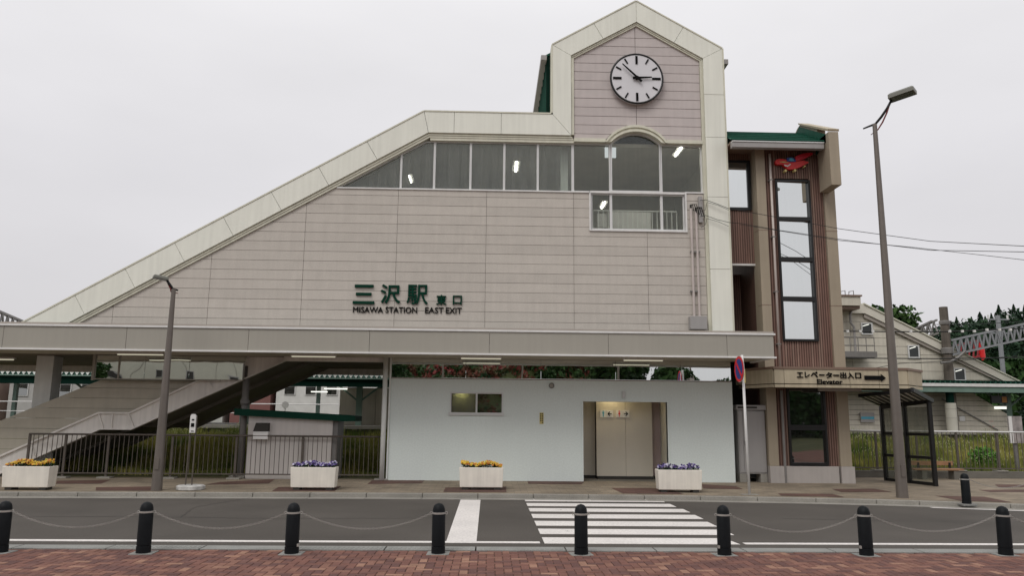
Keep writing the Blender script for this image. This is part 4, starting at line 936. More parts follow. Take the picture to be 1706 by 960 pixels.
MB().bar(cc+nrm*.020+side_*.17+Vector((0, 0, -.17)), cc+nrm*.020-side_*.17+Vector((0, 0, .17)), .008, .055).build('red_slash', M_red, ns)
b0 = cc-nrm*.02; MB().bar(b0+side_*.26+Vector((0, 0, -.02)), b0+side_*.26+Vector((0, 0, -.32)), .02, .02).build('bracket', M_yel, ns)
# ================================================================== LAMPS
def lamp(base, H, r0, r1, head_dir, lab, k=1.0, hs=1.0):
    t = thing('street_lamp', base, lab, 'street lamp', 'street lamps along the pavement'); B = Vector(base); d = Vector(head_dir).normalized()
    MB().tube([B, B+Vector((0, 0, .35)), B+Vector((0, 0, H))], [r0*1.0, r0*.93, r1*.86], 18).build('pole', M_pole, t, smooth='a')
    MB().box(B.x-.05, B.x+.05, B.y-r0-.006, B.y-r0+.02, .55, .80).build('access_door', M_pole, t)
    T = B+Vector((0, 0, H)); pts = [T-d*.30*k+Vector((0, 0, -.06*k)), T-d*.15*k+Vector((0, 0, -.03*k)), T+d*.02, T+d*.18*k+Vector((0, 0, .16*k)), T+d*.34*k+Vector((0, 0, .36*k)), T+d*.46*k+Vector((0, 0, .56*k))]
    MB().tube(pts, [.018, .024, .03, .032, .032, .03], 8).build('arm', M_black, t, smooth=True)
    MB().tube([T+Vector((0, 0, -.28*k))-d*.1, T+Vector((0, 0, -.18*k))+d*.06, T+d*.20*k+Vector((0, 0, .0)), T+d*.33*k+Vector((0, 0, .25*k)), T+d*.42*k+Vector((0, 0, .48*k))], [.008, .014, .018, .018, .014], 6).build('brace', mat('dark_red', (.16, .02, .02), .4), t, smooth=True)
    # shoebox head
    hd = d; sd_ = Vector((-hd.y, hd.x, 0)); c0 = T+d*.42*k+Vector((0, 0, .56*k)); L, Wd, Hh = .62*hs, .38*hs, .12*hs; up = Vector((0, 0, 1)); tilt = .12
    def q(u, v, z): return c0+hd*(u*L)+sd_*(v*Wd)+up*(z+u*L*tilt)
    vs = [q(0, -.5, 0), q(1, -.5, 0), q(1, .5, 0), q(0, .5, 0), q(0, -.5, Hh*.8), q(1, -.5, Hh*.8), q(1, .5, Hh*.8), q(0, .5, Hh*.8), q(.08, -.38, Hh*1.2), q(.92, -.38, Hh*1.2), q(.92, .38, Hh*1.2), q(.08, .38, Hh*1.2)]
    MB().add(vs, [(0, 1, 2, 3)[::-1], (0, 1, 5, 4), (1, 2, 6, 5), (2, 3, 7, 6), (3, 0, 4, 7), (4, 5, 9, 8), (5, 6, 10, 9), (6, 7, 11, 10), (7, 4, 8, 11), (8, 9, 10, 11)]).build('head', M_lampb, t)
    vs = [q(.06, -.42, -.012), q(.94, -.42, -.012), q(.94, .42, -.012), q(.06, .42, -.012)]
    vs2 = [v_+Vector((0, 0, .02)) for v_ in vs]
    MB().add(vs+vs2, [(3, 2, 1, 0), (0, 1, 5, 4), (1, 2, 6, 5), (2, 3, 7, 6), (3, 0, 4, 7)]).build('lens', mat('lamp_lens', (.05, .055, .035), .2), t)
lamp((8.95, 16.83, .1), 8.50, .125, .058, (.62, -.55, 0), 'tall grey street lamp rising in front of the elevator porch', .86, .88)
lamp((-7.14, 17.32, .1), 4.42, .115, .055, (-.72, -.45, 0), 'shorter grey street lamp in front of the stair railing', .32, .50)
# bus-stop style post with two legs
bs = thing('stop_post', (-6.5, 17.4, .1), 'small white sign plate on two thin legs in a round concrete base', 'sign post')
MB().lathe([(.27, 0), (.30, .02), (.30, .09), (.26, .11), (0.01, .11)], 24, (-6.50, 17.55, .095)).build('base', mat('weathered_white', (.45, .44, .42), .8, .35, 9), bs, smooth='a')
for dx_ in (-.075, .095): MB().tube([(-6.56+dx_*.8, 17.55, .2), (-6.55+dx_*.7, 17.55, 1.70)], .017, 8).build('leg', M_fence, bs)
MB().prism([(-6.61, 1.33), (-6.485, 1.33), (-6.485, 1.70), (-6.51, 1.74), (-6.58, 1.74), (-6.61, 1.70)], 17.50, 17.53).build('plate', M_white, bs)
MB().box(-6.57, -6.52, 17.49, 17.499, 1.60, 1.63).box(-6.58, -6.51, 17.49, 17.499, 1.46, 1.54).box(-6.57, -6.51, 17.49, 17.499, 1.36, 1.375).build('marking', M_lettb, bs)
# ================================================================== BOLLARDS AND CHAINS
bpos = [(-6.02, 10.12), (-4.27, 10.12), (-2.44, 10.13), (-.61, 10.18), (1.205, 10.16), (3.04, 10.16), (4.89, 10.18), (6.77, 10.26)]
def bollard(x, y, z, lab, grp):
    t = thing('bollard', (x, y, z), lab, 'bollard', grp)
    MB().lathe([(.088, 0), (.088, .085), (.080, .088), (.080, .098), (.086, .101), (.084, .50), (.080, .512), (.078, .52), (.078, .545), (.066, .585), (.042, .61), (.004, .622)], 28, (x, y, z)).build('body', M_bol, t, smooth='a')
    MB().lathe([(.0845, .488), (.088, .488), (.088, .510), (.0845, .510)], 28, (x, y, z)).build('ring', M_chain, t, smooth='a')
    MB().torus((x-.098, y, z+.497), (0, 1, 0), .014, .004, 10, 5).torus((x+.098, y, z+.497), (0, 1, 0), .014, .004, 10, 5).build('chain_eye', M_chain, t)
    return t
where = ['black bollard cut off by the left edge of the photo', 'black bollard in front of the left street lamp', 'black bollard in front of the purple-flower planter at left', 'black bollard just left of the wide white stop line',
         'black bollard standing in front of the crosswalk stripes', 'black bollard at the right end of the crosswalk stripes', 'black bollard nearest the foot of the tall lamp', 'rightmost black bollard along the brick pavement']
first = bollard(bpos[0][0], bpos[0][1], 0.0, where[0], 'bollards along the brick pavement')
bols = [first]
for i in range(1, 8):
    c = copy_tree(first); c.location = (bpos[i][0], bpos[i][1], 0); c['label'] = where[i]; bols.append(c)
    c.rotation_euler = (random.uniform(-.012, .012), random.uniform(-.012, .012), random.uniform(-.12, .12))
for i, (x, y) in enumerate(bpos):
    t = bols[i]; o = MB().box(x-.14, x+.14, y-.115, y+.14, -.03, .006).build('base_plate', M_gut, t)
for i, dx_ in ((2, .085), (5, -.085), (6, -.085)):
    x, y = bpos[i]; MB().box(x+dx_-.012, x+dx_+.012, y-.05, y-.02, .09, .125).build('lock', M_chain, bols[i])
def chain(a, b, sag, lab):
    a = Vector(a); b = Vector(b); n = 64; pts = [a.lerp(b, i/n)+Vector((0, 0, -4*sag*(i/n)*(1-i/n))) for i in range(n+1)]
    mm = MB()
    for i in range(n):
        p, q = pts[i], pts[i+1]; d = (q-p).normalized(); c = (p+q)/2; L = (q-p).length*.62; r = .0023
        u = d.cross(Vector((0, 1, 0))).normalized() if i % 2 else Vector((0, 1, 0)); wv = u*.0095
        loop = [c-d*L*.75-wv*.6, c-d*L+wv*0, c-d*L*.75+wv*.6, c+d*L*.75+wv, c+d*L, c+d*L*.75-wv]
        loop = [c-d*L*.6-wv, c-d*L, c-d*L*.6+wv, c+d*L*.6+wv, c+d*L, c+d*L*.6-wv]
        for k in range(6): mm.bar(loop[k], loop[(k+1) % 6], r*2)
    return tag(mm.build('chain', M_chain), lab, 'chain', 'chains hung between bollards')
spans = [(0, 1, .185, 'steel chain sagging between the two leftmost bollards'), (1, 2, .19, 'steel chain sagging right of the left street lamp'), (2, 3, .19, 'steel chain ending at the bollard left of the stop line'),
         (5, 6, .20, 'steel chain sagging just right of the crosswalk'), (6, 7, .19, 'steel chain sagging below the foot of the tall lamp')]
for i, j_, s_, lab in spans: chain((bpos[i][0]+.108, bpos[i][1], .49), (bpos[j_][0]-.108, bpos[j_][1], .49), s_, lab)
chain((bpos[7][0]+.108, bpos[7][1], .49), (bpos[7][0]+1.75, bpos[7][1]+.1, .49), .19, 'steel chain leaving the picture at the right edge')
chain((bpos[0][0]-1.7, bpos[0][1], .49), (bpos[0][0]-.108, bpos[0][1], .49), .19, 'steel chain leaving the picture at the left edge')
fb = copy_tree(first); fb.location = (9.83, 15.98, .06); fb['label'] = 'lone black bollard on the far pavement beside the bench'; fb['group'] = 'bollards on the far pavement'
for ch in list(fb.children): 
    if ch.name.startswith('base_plate'): pass
MB().box(9.68, 9.98, 15.86, 16.1, .05, .072).build('base_plate', M_gut, fb)
g0 = gr(1720, 820, .5)
chain((9.94, 15.98, .55), (11.75, 16.6, .52), .17, 'pale chain hanging from the lone far bollard')
# ================================================================== PLANTERS
def planter(x, y, lab, rot=0, wdt=1.0):
    t = thing('planter', (x, y, walk_z(x, y)), lab, 'planter', 'cream flower planters along the kerb'); z = walk_z(x, y)
    a, b = wdt/2-.02, wdt/2; d0, d1 = .155, .18; H = .44; z0 = z+.055; w_ = .035
    ob = [(x-a, y-d0), (x+a, y-d0), (x+a, y+d0), (x-a, y+d0)]; ot = [(x-b, y-d1), (x+b, y-d1), (x+b, y+d1), (x-b, y+d1)]
    it = [(x-b+w_, y-d1+w_), (x+b-w_, y-d1+w_), (x+b-w_, y+d1-w_), (x-b+w_, y+d1-w_)]
    vs = [(p[0], p[1], z0) for p in ob]+[(p[0], p[1], z0+H) for p in ot]+[(p[0], p[1], z0+H) for p in it]+[(p[0], p[1], z0+H-.06) for p in it]
    f = [(3, 2, 1, 0)]+[(i, (i+1) % 4, 4+(i+1) % 4, 4+i) for i in range(4)]+[(4+i, 4+(i+1) % 4, 8+(i+1) % 4, 8+i) for i in range(4)]+[(8+i, 8+(i+1) % 4, 12+(i+1) % 4, 12+i) for i in range(4)]
    MB().add(vs, f).build('trough', M_planter, t, bevel=.012)
    MB().box(x-b+w_, x+b-w_, y-d1+w_, y+d1-w_, z0+H-.10, z0+H-.055).build('soil', M_soil, t)
    for dx_ in (-.36, .36): MB().box(x+dx_-.07, x+dx_+.07, y-.13, y+.13, z, z0).build('foot', M_dark, t)
    return t, z0+H-.06
fl_leaf = leaf_mat('pansy_leaves', (.012, .035, .012), (.03, .07, .02), 9)
FM = {'y': [fl_leaf, mat('petal_yellow', (.72, .42, .02), .6), mat('petal_orange', (.55, .20, .03), .6), mat('petal_dark', (.12, .03, .01), .6), mat('petal_pale_yellow', (.75, .60, .10), .6)],
      'p': [fl_leaf, mat('petal_violet', (.085, .05, .22), .6), mat('petal_lilac', (.38, .33, .55), .6), mat('petal_deep', (.02, .012, .05), .6), mat('petal_white', (.62, .60, .68), .6)]}
def pansies(x, y, z, kind, lab, amp=1.0):
    mm = MB()
    def lump(u): return .085+.07*amp*(.5+.5*math.sin(u*11+x))+.045*random.random()
    for i in range(900):
        u, v_ = random.uniform(-.45, .45), random.uniform(-.14, .14); h = random.random()*lump(u); c = Vector((x+u, y+v_, z+h)); d = Vector((random.gauss(0, 1), random.gauss(0, 1), random.gauss(0, .6))).normalized()*.028; e_ = Vector((random.gauss(0, 1), random.gauss(0, 1), random.gauss(0, 1))).normalized()*.014
        mm.add([c-d, c+e_, c+d, c-e_], [(0, 1, 2, 3)], 0)
    for i in range(300):
        u, v_ = random.uniform(-.46, .46), random.uniform(-.16, .15); h = lump(u)*random.uniform(.62, 1)+.025; c = Vector((x+u, y+v_-.02, z+h))
        n_ = Vector((random.gauss(0, .5), -1+random.gauss(0, .3), .5+random.gauss(0, .4))).normalized(); a = n_.cross(Vector((0, 0, 1))).normalized(); b = n_.cross(a); r = random.uniform(.018, .030)
        k = random.choice((1, 1, 2, 2, 4)) if kind == 'y' else random.choice((1, 1, 2, 4, 3))
        vs = [c]+[c+(a*math.cos(t)+b*math.sin(t))*r*(1 if q % 2 else .72) for q, t in enumerate([2*math.pi*q/10 for q in range(10)])]
        mm.add(vs, [(0, 1+q, 1+(q+1) % 10) for q in range(10)], k)
        vs = [c-n_*-.002+(a*math.cos(t)+b*math.sin(t))*r*.35 for t in (0, 1.57, 3.14, 4.71)]; mm.add(vs, [(0, 1, 2, 3)], 3)
    return tag(mm.build('pansies', FM[kind]), lab, 'flowers', None, 'stuff')
for px, py, kind, lab, fl in ((39.5, 816, 'y', 'cream planter of yellow flowers at the far left', 'yellow and orange pansies in the planter at the far left'), (520, 816.5, 'p', 'cream planter of purple flowers in front of the shed', 'purple and white pansies in the planter by the shed'),
                             (801.5, 816.5, 'y', 'cream planter of yellow flowers before the pale green wall', 'yellow and orange pansies before the pale green wall'), (1134, 820.5, 'p', 'cream planter of purple flowers beside the toilet doorway', 'purple and white pansies beside the toilet doorway')):
    g = gr(px, py, .12); t, z = planter(g.x, g.y+.17, lab); pansies(g.x, g.y+.17, z, kind, fl, 1.0 if kind == 'y' else .6)
# ================================================================== SHELTER AND BENCH
A_ = gr(1477, 802, .14); B_ = gr(1559, 811, .14); A_ = Vector((A_.x, A_.y, .13)); B_ = Vector((B_.x, B_.y, .13))
sh2 = thing('bus_shelter', (A_.x, A_.y, .13), 'black-framed glass shelter with striped roof beside the elevator porch', 'shelter')
dd = (B_-A_); up = Vector((0, 0, 1)); Hs = [2.14, 2.20, 2.27]
for t_, h in ((0, Hs[0]), (.5, Hs[1]), (1, Hs[2])):
    p = A_+dd*t_; MB().bar(p, p+up*(h-.13), .09, .09).build('post', M_black, sh2)
for z in (.06, .70, 1.28):
    for t0, t1 in ((0, .5), (.5, 1)): MB().bar(A_+dd*t0+up*z, A_+dd*t1+up*z, .06, .075).build('cross_bar', M_black, sh2)
MB().bar(A_+up*(Hs[0]-.13), B_+up*(Hs[2]-.13), .08, .16).build('head_beam', M_black, sh2)
nrm2 = Vector((dd.y, -dd.x, 0)).normalized()
for t0, t1 in ((.03, .47), (.53, .97)):
    for z0_, z1_ in ((.10, .66), (.74, 1.24), (1.32, 1.98)):
        p, q = A_+dd*t0, A_+dd*t1; MB().add([p+up*z0_, q+up*z0_, q+up*z1_, p+up*z1_]+[v_+nrm2*.01 for v_ in (p+up*z0_, q+up*z0_, q+up*z1_, p+up*z1_)], [(0, 1, 2, 3), (7, 6, 5, 4), (0, 4, 5, 1), (1, 5, 6, 2), (2, 6, 7, 3), (3, 7, 4, 0)]).build('pane', M_sglass if z0_ > 1 else M_sglass2, sh2)
ro = Vector((-1.15, -1.25, .20)); rr0 = A_+up*2.06-dd*.05-ro*.12; rr1 = B_+up*2.14+dd*.03-ro*.12
mk_roof = mat('roof_light', (.50, .50, .47), .5)
for i in range(9):
    t0, t1 = i/9, (i+1)/9; a = rr0.lerp(rr1, t0); b = rr0.lerp(rr1, t1); r2 = ro*1.1
    MB().bar(a+up*.01, a+r2+up*.01, .05, .07).build('roof_rib', M_black, sh2)
    a2, b2 = a.lerp(b, .2), a.lerp(b, .95)
    MB().add([a2, b2, b2+r2, a2+r2]+[v_+up*.02 for v_ in (a2, b2, b2+r2, a2+r2)], [(0, 1, 2, 3), (7, 6, 5, 4), (0, 4, 5, 1), (1, 5, 6, 2), (2, 6, 7, 3), (3, 7, 4, 0)]).build('roof_panel', mk_roof, sh2)
MB().bar(rr1+up*.01, rr1+ro*1.1+up*.01, .07, .10).bar(rr0+ro*1.1, rr1+ro*1.1, .07, .09).bar(rr0, rr1, .07, .09).build('roof_frame', M_black, sh2)
p = A_+ro.xy.to_3d()*1.0; 
bn = thing('bench', (13.0, 21.5, .15), 'low bench with wooden seat and back on concrete legs behind the shelter', 'bench')
g0, g1 = gr(1524, 800, .15), gr(1606, 800, .15); yb = 21.6; xa, xb = at(1524, 783, yb).x, at(1606, 783, yb).x
MB().box(xa, xb, yb-.02, yb+.12, at(1560, 784.5, yb).z, at(1560, 781.6, yb).z).box(xa, xb, yb+.14, yb+.28, at(1560, 784.5, yb).z, at(1560, 781.6, yb).z).build('seat', M_wood, bn, bevel=.006)
MB().box(xa+.03, xb-.12, yb+.30, yb+.34, at(1560, 777, yb).z, at(1560, 769.7, yb).z).build('backrest', M_wood, bn, bevel=.006)
for px in (1541, 1594):
    x = at(px, 795, yb).x; MB().box(x-.07, x+.07, yb, yb+.28, .15, at(1560, 784.6, yb).z).build('leg', M_conc_d, bn); MB().box(x-.03, x+.03, yb+.28, yb+.31, .3, at(1560, 772, yb).z).build('back_support', M_black, bn)
# ================================================================== GRASS
S(MB().add([(-40, 22.45, .15), (40, 22.45, .15), (40, 29.4, 1.02), (-40, 29.4, 1.02), (-40, 20.3, .1), (9.4, 20.3, .1), (9.4, 22.45, .15)], [(0, 1, 2, 3), (4, 5, 6, 1, 0)][:1]).build('grass_bank', M_ground))
S(MB().box(-16, -2.6, 20.35, 22.5, -.04, .16).build('verge', M_ground))
def grass(x0, x1, y0, y1, n, lab, hh=(.18, .5), zf=None):
    vs = []; fs = []; mi = []
    X = rng.uniform(x0, x1, n); Y = y0+(y1-y0)*rng.uniform(0, 1, n)**.8; H = rng.uniform(hh[0], hh[1], n)*(.7+.5*np.sin(X*1.7+Y)*np.sin(X*.6-Y*1.3)); H = np.abs(H)+.08
    mm = MB()
    for i in range(n):
        x, y, h = X[i], Y[i], H[i]; z = .15+max(0, (y-22.45))*(.87/6.95)-.02; a = rng.uniform(0, 3.14); wd = .012+.012*rng.random(); lx, ly = rng.normal(0, .12)*h, rng.normal(0, .12)*h
        c, s_ = math.cos(a)*wd, math.sin(a)*wd
        mm.add([(x-c, y-s_, z), (x+c, y+s_, z), (x+lx, y+ly, z+h)], [(0, 1, 2)], 0)
        if i % 9 == 0 and h > .3: mm.add([(x+lx-.014, y+ly, z+h-.02), (x+lx+.014, y+ly, z+h-.02), (x+lx, y+ly+.01, z+h+.035)], [(0, 1, 2)], 1)
    tag(mm.build('tall_grass', [M_grass, M_seed]), lab, 'grass', None, 'stuff')
grass(-14, -2.4, 22.3, 29.2, 26000, 'weedy grass seen through the railing left of the toilet block')
grass(9.5, 22, 22.5, 29.2, 26000, 'weedy grass bank behind the railing at right')
grass(-10, -2.7, 20.9, 22.3, 3500, 'short grass just behind the left railing', (.05, .15))
def leafball(center, rad, n, size, m_, name, parent=None, squash=(1, 1, 1), seedr=None, shell=.55):
    c = Vector(center); u = rng.normal(size=(n, 3)); u /= np.linalg.norm(u, axis=1)[:, None]; r = rad*(shell+(1-shell)*rng.random(n))
    p = u*r[:, None]*np.array(squash)+np.array(c); d1 = rng.normal(size=(n, 3)); d1 /= np.linalg.norm(d1, axis=1)[:, None]; d2 = np.cross(d1, rng.normal(size=(n, 3))); d2 /= np.linalg.norm(d2, axis=1)[:, None]
    s = size*(.6+.8*rng.random(n))[:, None]; return p, d1*s, d2*s*.6
def leaves_mesh(balls, name, m_, parent=None):
    vs = []; 
    for (p, a, b) in balls:
        q = np.stack([p-a, p+b, p+a, p-b], 1).reshape(-1, 3); vs.append(q)
    V = np.concatenate(vs); n = len(V)//4; off = Vector((0, 0, 0)); pr = parent
    while pr is not None: off += pr.location; pr = pr.parent
    me = bpy.data.meshes.new(name); me.from_pydata((V-np.array(off)).tolist(), [], [(4*i, 4*i+1, 4*i+2, 4*i+3) for i in range(n)]); me.materials.append(m_)
    o = bpy.data.objects.new(name, me); COL.objects.link(o)
    if parent: o.parent = parent
    return o
g = at(1640, 770, 23.6); bsh = thing('bush', (g.x, 23.6, .25), 'bright green rounded bush behind the right railing', 'bush')
leaves_mesh([leafball((g.x, 23.6, .62), .5, 1400, .05, M_bush, '', squash=(1, .7, .8), shell=.3)], 'foliage', M_bush, bsh); MB().tube([(g.x, 23.6, .25), (g.x, 23.6, .7)], .03, 6).build('stem', M_bark, bsh)
# ================================================================== PLATFORMS AND RAILWAY BACKGROUND
pf_ = thing('railway_platform', (0, 30, 0), 'long concrete railway platform behind the grass bank', 'platform')
MB().box(-45, 45, 29.55, 36, -.1, 1.28).build('base', M_conc_d, pf_); MB().box(-45, 45, 29.4, 36, 1.281, 1.40).build('edge_slab', M_conc, pf_)
def plat_canopy(x0, x1, Y, z, lab, cols, depth=5.5, tubes=(), tm=None):
    t = thing('platform_canopy', ((x0+x1)/2, Y, 1.4), lab, 'canopy')
    mm = MB(); MB_teeth = MB(); p = .20; n = int((x1-x0)/p); vs = []; f = []
    for i in range(n+1):
        for k, (dx_, h) in enumerate(((0, 0), (.06, .13), (.10, .13), (.16, 0))):
            x = x0+i*p+dx_; vs += [(x, Y, z+h), (x, Y+depth, z+h+.25)]
    for i in range(len(vs)//2-1): f.append((2*i, 2*i+2, 2*i+3, 2*i+1))
    mm.add(vs, f).build('corrugated_roof', M_green, t)
    vs2 = []; f2 = []
    for i in range(n):                                    # pale closure teeth along the eave
        x = x0+i*p; vs2 += []
    for i in range(n):
        x = x0+i*p; MB_teeth.prism([(x-.03, z+.14), (x+.17, z+.14), (x+.07, z-.02)], Y-.03, Y-.012)
    tag(MB_teeth.build('closure_teeth', tm or M_wcol, t), kind='stuff')
    MB().box(x0, x1, Y+.05, Y+.2, z-.34, z-.02).box(x0, x1, Y+depth-.3, Y+depth-.1, z-.1, z+.2).build('beam', M_green_d, t)
    MB().box(x0, x1, Y-.06, Y+.0, z-.05, z+.0).build('gutter', M_pgreen, t)
    MB().box(x0, x1, Y+.2, Y+depth, z-.12, z-.04).build('roof_lining', M_green_d, t)
    for cx_ in cols: MB().box(cx_-.11, cx_+.11, Y+1.0, Y+1.22, 1.4, z-.1).build('column', M_pgreen, t); MB().bar((cx_, Y+1.1, z-.9), (cx_-.9, Y+1.1, z-.2), .07).bar((cx_, Y+1.1, z-.9), (cx_+.9, Y+1.1, z-.2), .07).build('brace', M_pgreen, t)
    for (xa_, xb_, yy, zz_) in tubes: MB().box(xa_, xb_, yy, yy+.1, zz_, zz_+.05).build('tube', M_tube2, t)
    return t
a = at(540, 649, 31); b = at(578, 649, 31); a2 = at(518, 654, 33); b2 = at(545, 654, 33)
plat_canopy(-24, -2.2, 30, 3.22, 'green corrugated platform canopy seen under the station at left', [-15.5, -9.6, -5.15, -3.0], tubes=[(a.x, b.x, 31, a.z), (a2.x, b2.x, 33, a2.z)])
def p30(x, y): return xz(x, y, 30)
tw = thing('waiting_room', (-4.8, 31.6, 1.4), 'beige boxy platform waiting room seen left of the toilet block', 'waiting room')
w0, w1 = at(564, 700, 31.6).x, at(655, 700, 31.6).x
boards(tw, 'wall_panel', M_beige, list(np.linspace(w0, w1, 4)), [1.4, 2.9], 31.6, 31.65, gap=.01); MB().box(w0, w1, 31.66, 34, 1.4, 2.9).build('body', M_joint, tw)
# far side of the tracks, seen under the canopy
fp = thing('far_platform', (-15, 44, 0), 'farther platform with white roof edge and railings beyond the tracks', 'platform')
MB().box(-40, 2, 42, 48, 0, 1.35).build('base', M_conc, fp); MB().box(-40, 2, 41.8, 48, 4.15, 4.30).box(-40, 2, 41.8, 42.0, 3.75, 4.0).build('roof', M_white, fp); MB().box(-40, 2, 41.9, 47.9, 4.0, 4.14).build('roof_lining', M_grey, fp)
for x in np.arange(-39, 2, 4.2): MB().box(x-.1, x+.1, 44, 44.2, 1.35, 4.15).build('column', M_pgreen, fp)
MB().tube([(-40, 42.2, 2.4), (2, 42.2, 2.4)], .03, 6).tube([(-40, 42.2, 1.9), (2, 42.2, 1.9)], .02, 6).build('railing', M_white, fp)
hb = [(-26, -21.5, 5.3, (.28, .14, .12)), (-21, -18.9, 4.2, (.5, .5, .47)), (-18.4, -15.6, 5.6, (.20, .09, .08)), (-15.2, -8.0, 4.9, (.62, .61, .58)), (-7.6, -3.4, 4.5, (.40, .38, .34)), (-3, 1.5, 5.2, (.36, .30, .26)), (-34, -27, 4.6, (.40, .39, .37)), (-42, -35, 5.4, (.45, .33, .28))]
words = ['reddish', 'pale grey', 'brick-red', 'white', 'grey-beige', 'tan', 'light grey', 'salmon']
for i, (x0, x1, h, c) in enumerate(hb):
    t = thing('house', ((x0+x1)/2, 56, 0), words[i]+' low house far beyond the tracks, glimpsed under the canopy', 'house')
    MB().box(x0, x1, 56, 62, 0, h).build('wall', mat('house_%d' % i, c, .8, .08), t); MB().prism([(x0-.4, h), (x1+.4, h), ((x0+x1)/2, h+1.3)], 55.6, 62.4).build('roof', M_grey if i % 2 else M_cop, t)
    for q in range(int((x1-x0)/1.5)):
        x = x0+.6+q*1.5; f_ = MB().box(x-.05, x+.75, 55.93, 55.99, h-1.6, h-.5).build('window', M_white, t); MB().box(x, x+.7, 55.91, 55.929, h-1.55, h-.55).build('pane', M_dglass, f_)
rb = thing('round_mirror_sign', (-7.5, 33, 1.4), 'small round white signal disc on a thin stand behind the shed roof', 'signal'); p = at(475.5, 675, 29.2); rb.location = (p.x, 29.2, .9); disc(MB(), .13, 29.16, 29.18, 18, p.x, p.z).build('disc', M_white, rb); MB().tube([(p.x, 29.2, .95), (p.x, 29.2, p.z)], .02, 6).build('post', M_white, rb)
for xr in (-45,): 
    rl = MB()
    for y in (37.2, 38.3): rl.box(-60, 60, y-.035, y+.035, .25, .40)
    S(rl.build('railway_track', M_cpole))
S(MB().box(-60, 60, 36.2, 41.5, -.1, .25).build('ballast', M_conc_d))
# right: overbridge / stair building
ob = thing('overbridge_building', (17, 30.5, 1.4), 'beige boarded stair building with sloping roof across the tracks at right', 'building')
Yo = 30.5
q = lambda x, y: xz(x, y, Yo)
s0, s1 = q(1440, 509), q(1704, 641); hr = half(q(1436, 523), q(1690, 645), (16, 3))
boards(ob, 'siding_panel', M_beige, [12.0, 14.6, 17.4, 20.2, 22.0], [3.1+.33*k for k in range(12)], Yo, Yo+.05, gap=.007, halves=[hr], holes=[(*[xz(1433, 0, Yo)[0]]*0,)] if False else [])
m = MB(); p_ = [(12, 3.1), (22, 3.1), (22, 6.9), (12, 6.9)]; p_ = clip(p_, *hr); m.prism(p_, Yo+.05, Yo+4).build('body', M_joint, ob)
a0, a1, b0, b1 = q(1436, 508), q(1706, 643), q(1438, 523), q(1690, 646)
topx = q(1412, 507)
MB().prism([(12.3, a0[1]), a0, a1, b1, b0, (12.3, b0[1])], Yo-.15, Yo+4.3).build('roof', mat('far_roof', (.62, .59, .51), .6, .06), ob)
MB().prism([b0, b1, (b1[0]-.15, b1[1]-.02), (b0[0]-.02, b0[1]-.16)], Yo-.10, Yo+.0).build('verge_board', M_joint, ob)
MB().prism([(a0[0], a0[1]-.0), (a1[0], a1[1]), (a1[0], a1[1]+.05), (a0[0], a0[1]+.05)], Yo-.2, Yo+4.3).build('ridge_flashing', M_clad2, ob)
for px0, px1, py0, py1 in ((1434.5, 1453.5, 538, 558), (1512.5, 1531.5, 575.5, 597), (1589, 1608.5, 613.5, 635)):
    b_ = pbox(px0, px1, py0, py1, Yo-.03); f_ = MB().box(b_[0], b_[1], Yo-.06, Yo-.005, b_[2], b_[2]+.05).box(b_[0], b_[1], Yo-.06, Yo-.005, b_[3]-.05, b_[3]).box(b_[0], b_[0]+.05, Yo-.06, Yo-.005, b_[2]+.05, b_[3]-.05).box(b_[1]-.05, b_[1], Yo-.06, Yo-.005, b_[2]+.05, b_[3]-.05).build('window', M_alu, ob)
    MB().box(b_[0]+.05, b_[1]-.05, Yo-.04, Yo-.012, b_[2]+.05, b_[3]-.05).build('pane', mat('far_pane', (.035, .04, .04), .12), f_); MB().bar((b_[0]+.07, Yo-.045, b_[3]-.14), (b_[1]-.15, Yo-.045, b_[3]-.07), .03, .03).build('tube', M_tube2, f_)
# parapet box and landing on its left
b_ = pbox(1398, 1434, 494, 509, Yo-1); bx = MB().box(b_[0], b_[1], Yo-1, Yo+3, b_[2], b_[3]).build('parapet', M_beige[0], ob); MB().box(b_[0]-.05, b_[1]+.05, Yo-1.05, Yo+3, b_[3], b_[3]+.06).box(b_[0], b_[1], Yo-.9, Yo+3, b_[2]-.12, b_[2]).build('parapet_trim', M_cop, ob)
for px in (1404, 1418): p = at(px, 492, Yo-.8); MB().tube([(p.x-.1, Yo-.8, b_[3]), (p.x-.08, Yo-.8, b_[3]+.22), (p.x+.1, Yo-.8, b_[3]+.26), (p.x+.1, Yo-.8, b_[3])], .02, 5).build('roof_hoop', M_grey, ob)
ld = thing('maintenance_landing', (14.3, 29.9, 4.5), 'small grey maintenance landing with railing beside the elevator tower', 'landing')
l0, l1 = at(1405, 590, 29.9), at(1453, 590, 29.9); MB().box(l0.x-1, l1.x, 29.5, 30.4, l0.z-.15, l0.z+.07).build('deck', M_grey, ld)
zt2 = at(1430, 562, 29.6).z
MB().tube([(l0.x-1, 29.6, zt2), (l1.x-.04, 29.6, zt2)], .02, 6).tube([(l0.x-1, 29.6, (zt2+l0.z)/2), (l1.x-.04, 29.6, (zt2+l0.z)/2)], .015, 6).build('rail', M_grey, ld)
for k in range(6): x = l1.x-.04-k*.32; MB().tube([(x, 29.6, l0.z+.05), (x, 29.6, zt2)], .016, 5).build('upright', M_grey, ld)
MB().tube([(at(1420, 512, 30.3).x, 30.3, at(1420, 512, 30.3).z), (at(1416, 520, 30.3).x, 30.3, at(1416, 525, 30.3).z), (at(1416, 520, 30.3).x, 30.3, at(1416, 538, 30.3).z), (at(1421, 520, 30.3).x, 30.3, at(1421, 545, 30.3).z), (at(1421, 520, 30.3).x, 30.3, l0.z)], .05, 8).build('drainpipe', M_cab, ob)
